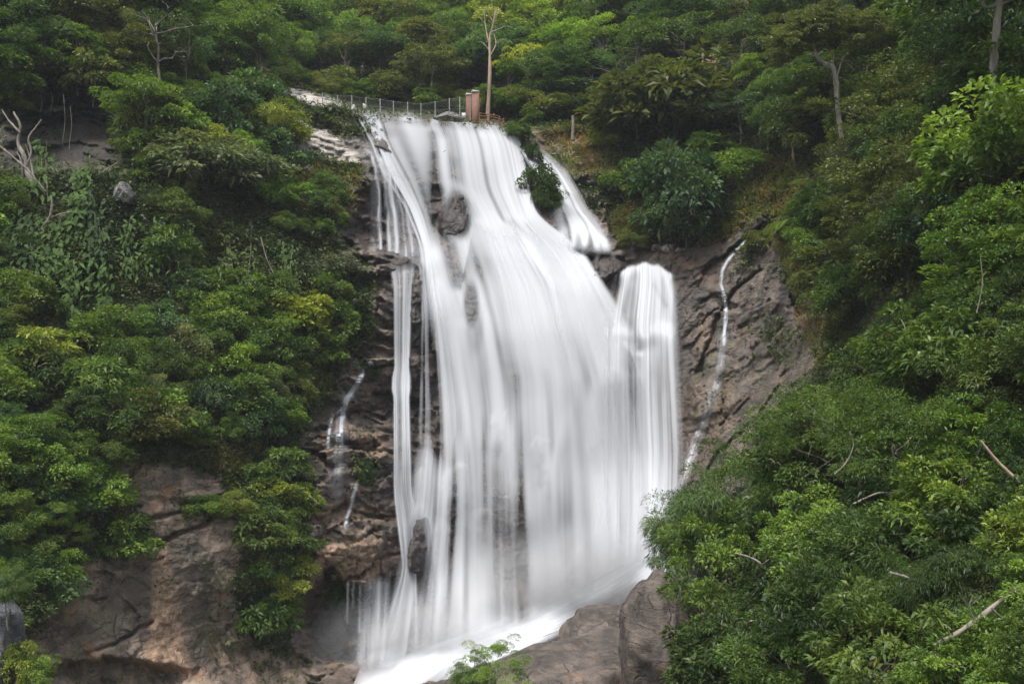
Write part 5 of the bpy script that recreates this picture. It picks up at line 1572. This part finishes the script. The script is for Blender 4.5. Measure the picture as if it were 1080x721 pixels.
# ------------------------------------------------------------------ labels for the planted things
SPOTS = {
    "edge": [(320, 95, "above the pale slab at the foot of the far forest"), (400, 108, "behind the left end of the wire fence"), (470, 112, "behind the boulder on the lip"), (560, 125, "behind the rusty railing"), (620, 125, "at the foot of the far forest on the right bank")],
    "far": [(310, 60, "on the far slope above the pale rock slab"), (380, 90, "just behind the wire fence"), (420, 20, "high on the hazy far slope"), (470, 60, "on the far slope left of the dead trunk"), (560, 40, "on the far slope right of the dead trunk"), (560, 110, "behind the rusty railing"), (620, 90, "at the edge of the far forest by the right bank")],
    "lefttop": [(20, 0, "in the top left corner"), (60, 85, "above the dark rock overhang"), (130, 30, "high on the left slope"), (150, 95, "at the cliff edge near the creeper-hung tree"), (220, 30, "on the left slope above the creepers"), (250, 100, "beside the pale rock slab")],
    "leftcliff": [(20, 280, "at the left edge beside the big-leaved creepers"), (30, 400, "at the left edge below the creepers"), (110, 390, "in the middle of the left cliff growth"), (170, 180, "on the cliff below the creeper-hung tree"), (180, 290, "beside the yellowish creeper"), (200, 400, "below the bare earth slip"), (170, 450, "just above the brown rock slab"), (270, 170, "left of the pale rock slab"), (280, 250, "on the olive creeper wall"), (270, 360, "on the cliff right of the earth slip"), (340, 300, "beside the wet rock left of the water column"), (330, 400, "above the thin left trickle")],
    "leftlow": [(20, 500, "at the left edge beside the brown slab"), (80, 500, "at the upper left rim of the brown slab"), (40, 590, "on the slope above the mottled boulder"), (80, 570, "against the left side of the brown slab")],
    "righttop": [(670, 20, "on the slope behind the bare pale tree"), (680, 100, "on the right bank above the side cascade"), (740, 30, "above the timber railing"), (760, 110, "below the timber railing"), (820, 30, "high on the right slope"), (820, 130, "left of the pale crooked trunk"), (885, 60, "around the pale crooked trunk")],
    "right": [(920, 30, "on the dark slope in the upper right"), (920, 160, "right of the pale crooked trunk"), (900, 270, "on the slope above the dark rock face"), (1000, 60, "left of the mottled straight trunk"), (1070, 40, "in the top right corner"), (1000, 180, "on the slope below the mottled trunk"), (1000, 300, "in the dark middle of the right slope"), (1080, 200, "at the right edge under the mottled trunk"), (1080, 350, "at the right edge above the leaning brown trunk"), (960, 390, "above the feathery mound")],
    "rightnear": [(750, 700, "beside the tall grey boulder"), (830, 640, "around the crooked bare branch"), (850, 740, "along the lower edge below the crooked branch"), (920, 600, "in front of the feathery mound"), (960, 720, "left of the lichen-spotted log"), (1000, 520, "right of the feathery mound"), (1060, 600, "above the lichen-spotted log"), (1060, 740, "in the bottom right corner")],
    "strip": [(280, 500, "in the hanging strip above the brown rock wall"), (290, 590, "in the middle of the strip hanging between the rock walls"), (280, 670, "at the lower end of the hanging strip")],
    "slabfoot": [(320, 190, "just under the pale rock slab"), (370, 200, "at the rim over the wet overhang"), (330, 240, "on the ledge below the pale slab")],
    "rockbush": [(565, 180, "on the rock at the top between the main fall and the side cascade"), (580, 222, "on the rock rib left of the side cascade")],
    "bank": [(660, 170, "above the dry grass bank"), (720, 250, "at the rim of the dark right rock face"), (760, 180, "in the middle of the dry grass bank"), (850, 230, "at the right end of the dry grass bank"), (880, 120, "under the pale crooked trunk"), (900, 280, "on the slope right of the rock face"), (800, 265, "on top of the dark right rock face")],
    "ledge": [(125, 586, "on the crack across the brown slab"), (230, 545, "along the crack near the hanging strip"), (352, 640, "under the tan ledge"), (385, 512, "in the broken rock beside the water column"), (390, 396, "at the head of the thin left trickle")],
    "fore": [(725, 640, "overhanging the foot of the waterfall"), (760, 590, "below the dark right rock face"), (880, 540, "forming the feathery mound"), (880, 660, "in front of the feathery mound"), (760, 740, "beside the tall grey boulder"), (1030, 420, "beside the leaning brown trunk"), (1070, 260, "bulging out at the right edge"), (950, 230, "on the right slope below the mottled trunk")],
    "frontbush": [(510, 740, "on the boulder in front of the foot of the fall")],
    "leftcorner": [(20, 740, "in front of the mottled boulder"), (8, 655, "over the top of the mottled boulder")],
}
FORM = {"broad": ("round-crowned", "tree"), "tall": ("tall ovoid", "tree"), "layered": ("flat-topped", "tree"), "airy": ("open", "tree"), "shrub": ("rounded leafy", "shrub"), "rosette": ("tufted", "shrub"), "fine": ("fine-leaved", "shrub"), "dense": ("dense leafy", "tree"),
        "near_slender": ("slender-leaved drooping", "tree"), "near_glossy": ("glossy-leaved", "shrub"), "near_bright": ("pointed-leaved", "shrub"), "near_fine": ("feathery", "shrub"), "near_broad": ("broad-leaved", "shrub"), "fern": ("arching", "fern")}


def tone_word(t):
    lum = .3 * t[0] + .6 * t[1] + .1 * t[2]
    if t[2] > .5 * t[1]:
        return "silvery" if lum > .06 else "blue-green"
    if t[0] > .74 * t[1]:
        return "olive"
    if t[0] > .64 * t[1] and lum > .09:
        return "yellow-green"
    return "dark green" if lum < .043 else ("mid green" if lum < .078 else "bright green")


by = {}
for p in PLANTS:
    spot = min(SPOTS[p["zone"]], key=lambda s: (s[0] - p["x"]) ** 2 + (s[1] - p["y"]) ** 2)[2]
    form, cat = FORM[p["key"]]
    p["cat"] = cat
    by.setdefault((tone_word(p["tone"]), form, cat, spot), []).append(p)
SIZES = {2: ("taller", "shorter"), 3: ("tallest", "middle-sized", "smallest")}
ORD = ["leftmost", "second from left", "third from left", "fourth from left", "fifth from left", "sixth from left", "seventh from left", "eighth from left", "ninth from left", "tenth from left", "eleventh from left", "twelfth from left", "thirteenth from left", "fourteenth from left", "fifteenth from left", "sixteenth from left", "seventeenth from left", "eighteenth from left", "nineteenth from left", "twentieth from left"]
used = set()
for (tw, form, cat, spot), ps in by.items():
    n_ = len(ps)
    ps.sort(key=(lambda p: -p["h"] * p["d"]) if n_ <= 3 else (lambda p: p["x"]))
    for i, p in enumerate(ps):
        if n_ == 1:
            opts = [f"{tw} {form} {cat} {spot}"]
        elif n_ <= 3:
            opts = [f"{SIZES[n_][i]} {tw} {form} {cat} {spot}", f"{SIZES[n_][i]} {tw} {cat} {spot}"]
        else:
            w_ = ORD[min(i, 19)] if i < n_ - 1 else "rightmost"
            opts = [f"{w_} {tw} {form} {cat} {spot}", f"{w_} {tw} {cat} {spot}"]
        opts += [o_.replace(" the foot of", "").replace(" in the hanging", " in hanging").replace(" hanging between the rock walls", "").replace(" between the main fall and the side cascade", " left of the side cascade").replace(" of the far forest", " of far forest") for o_ in list(opts)]
        opts = [o_ for o_ in opts if len(o_.replace("-", " ").split()) <= 16 and o_ not in used] or opts[-1:]
        used.add(opts[0])
        p["o"]["label"] = opts[0]
        p["o"]["category"] = cat
        p["o"]["group"] = f"{cat}s {spot}"

# ------------------------------------------------------------------ air


def air_box(name, lo, hi, dens, col, label):
    mb = MB()
    lo, hi = np.array(lo, float), np.array(hi, float)
    mb.box((lo + hi) / 2, hi - lo)
    m, nt = new_mat(name)
    pv = N(nt, "VolumePrincipled")
    pv.inputs["Color"].default_value = (*col, 1)
    pv.inputs["Density"].default_value = dens
    o_ = N(nt, "OutputMaterial")
    nt.links.new(pv.outputs[0], o_.inputs["Volume"])
    o = obj(name, mb.mesh(name, m))
    return tag(o, label, name, kind="stuff")


def spray(name, c, r, dens, label, seed):
    """drifting spray: a volume thinning out from its middle"""
    bm = bmesh.new()
    bmesh.ops.create_icosphere(bm, subdivisions=4, radius=1.0)
    v = np.array([q.co[:] for q in bm.verts])
    f = np.array([[q.index for q in p.verts] for p in bm.faces])
    bm.free()
    m, nt = new_mat(name)
    L = nt.links.new
    v0 = mapped(nt, (1 / r[0], 1 / r[1], 1 / r[2]))
    ln = N(nt, "VectorMath", operation='LENGTH')
    L(v0, ln.inputs[0])
    fall = ramp(nt, ln.outputs["Value"], 1.0, 0.05)
    nz = noise_node(nt, mapped(nt, (.45, .45, .3)), 1.0, 3, .6)
    dn = mth(nt, 'MULTIPLY', mth(nt, 'MULTIPLY', fall, ramp(nt, nz, .3, .7)), dens)
    pv = N(nt, "VolumePrincipled")
    pv.inputs["Color"].default_value = (.92, .94, .97, 1)
    L(dn, pv.inputs["Density"])
    o_ = N(nt, "OutputMaterial")
    L(pv.outputs[0], o_.inputs["Volume"])
    o = obj(name, mesh_np(name, v * np.array(r), f, m, True), loc=c)
    return tag(o, label, "spray", kind="stuff")


spray("spray", tuple(P(610, 612, 55.5)), (8.0, 3.6, 4.2), .75, "fine white spray drifting over the foot of the waterfall", 1)
spray("spray", tuple(P(440, 680, 50.5)), (7.0, 3.0, 3.6), .38, "thin white spray at the lower left end of the waterfall", 2)

tv = np.array(W1)
air_box("haze", (tv[:, 0].min() - 5, -12, tv[:, 2].min() - 1), (tv[:, 0].max() + 5, tv[:, 1].max() + 5, tv[:, 2].max() + 14), 0.00026, (.86, .92, 1.0), "thin pale haze in the air of the gorge")
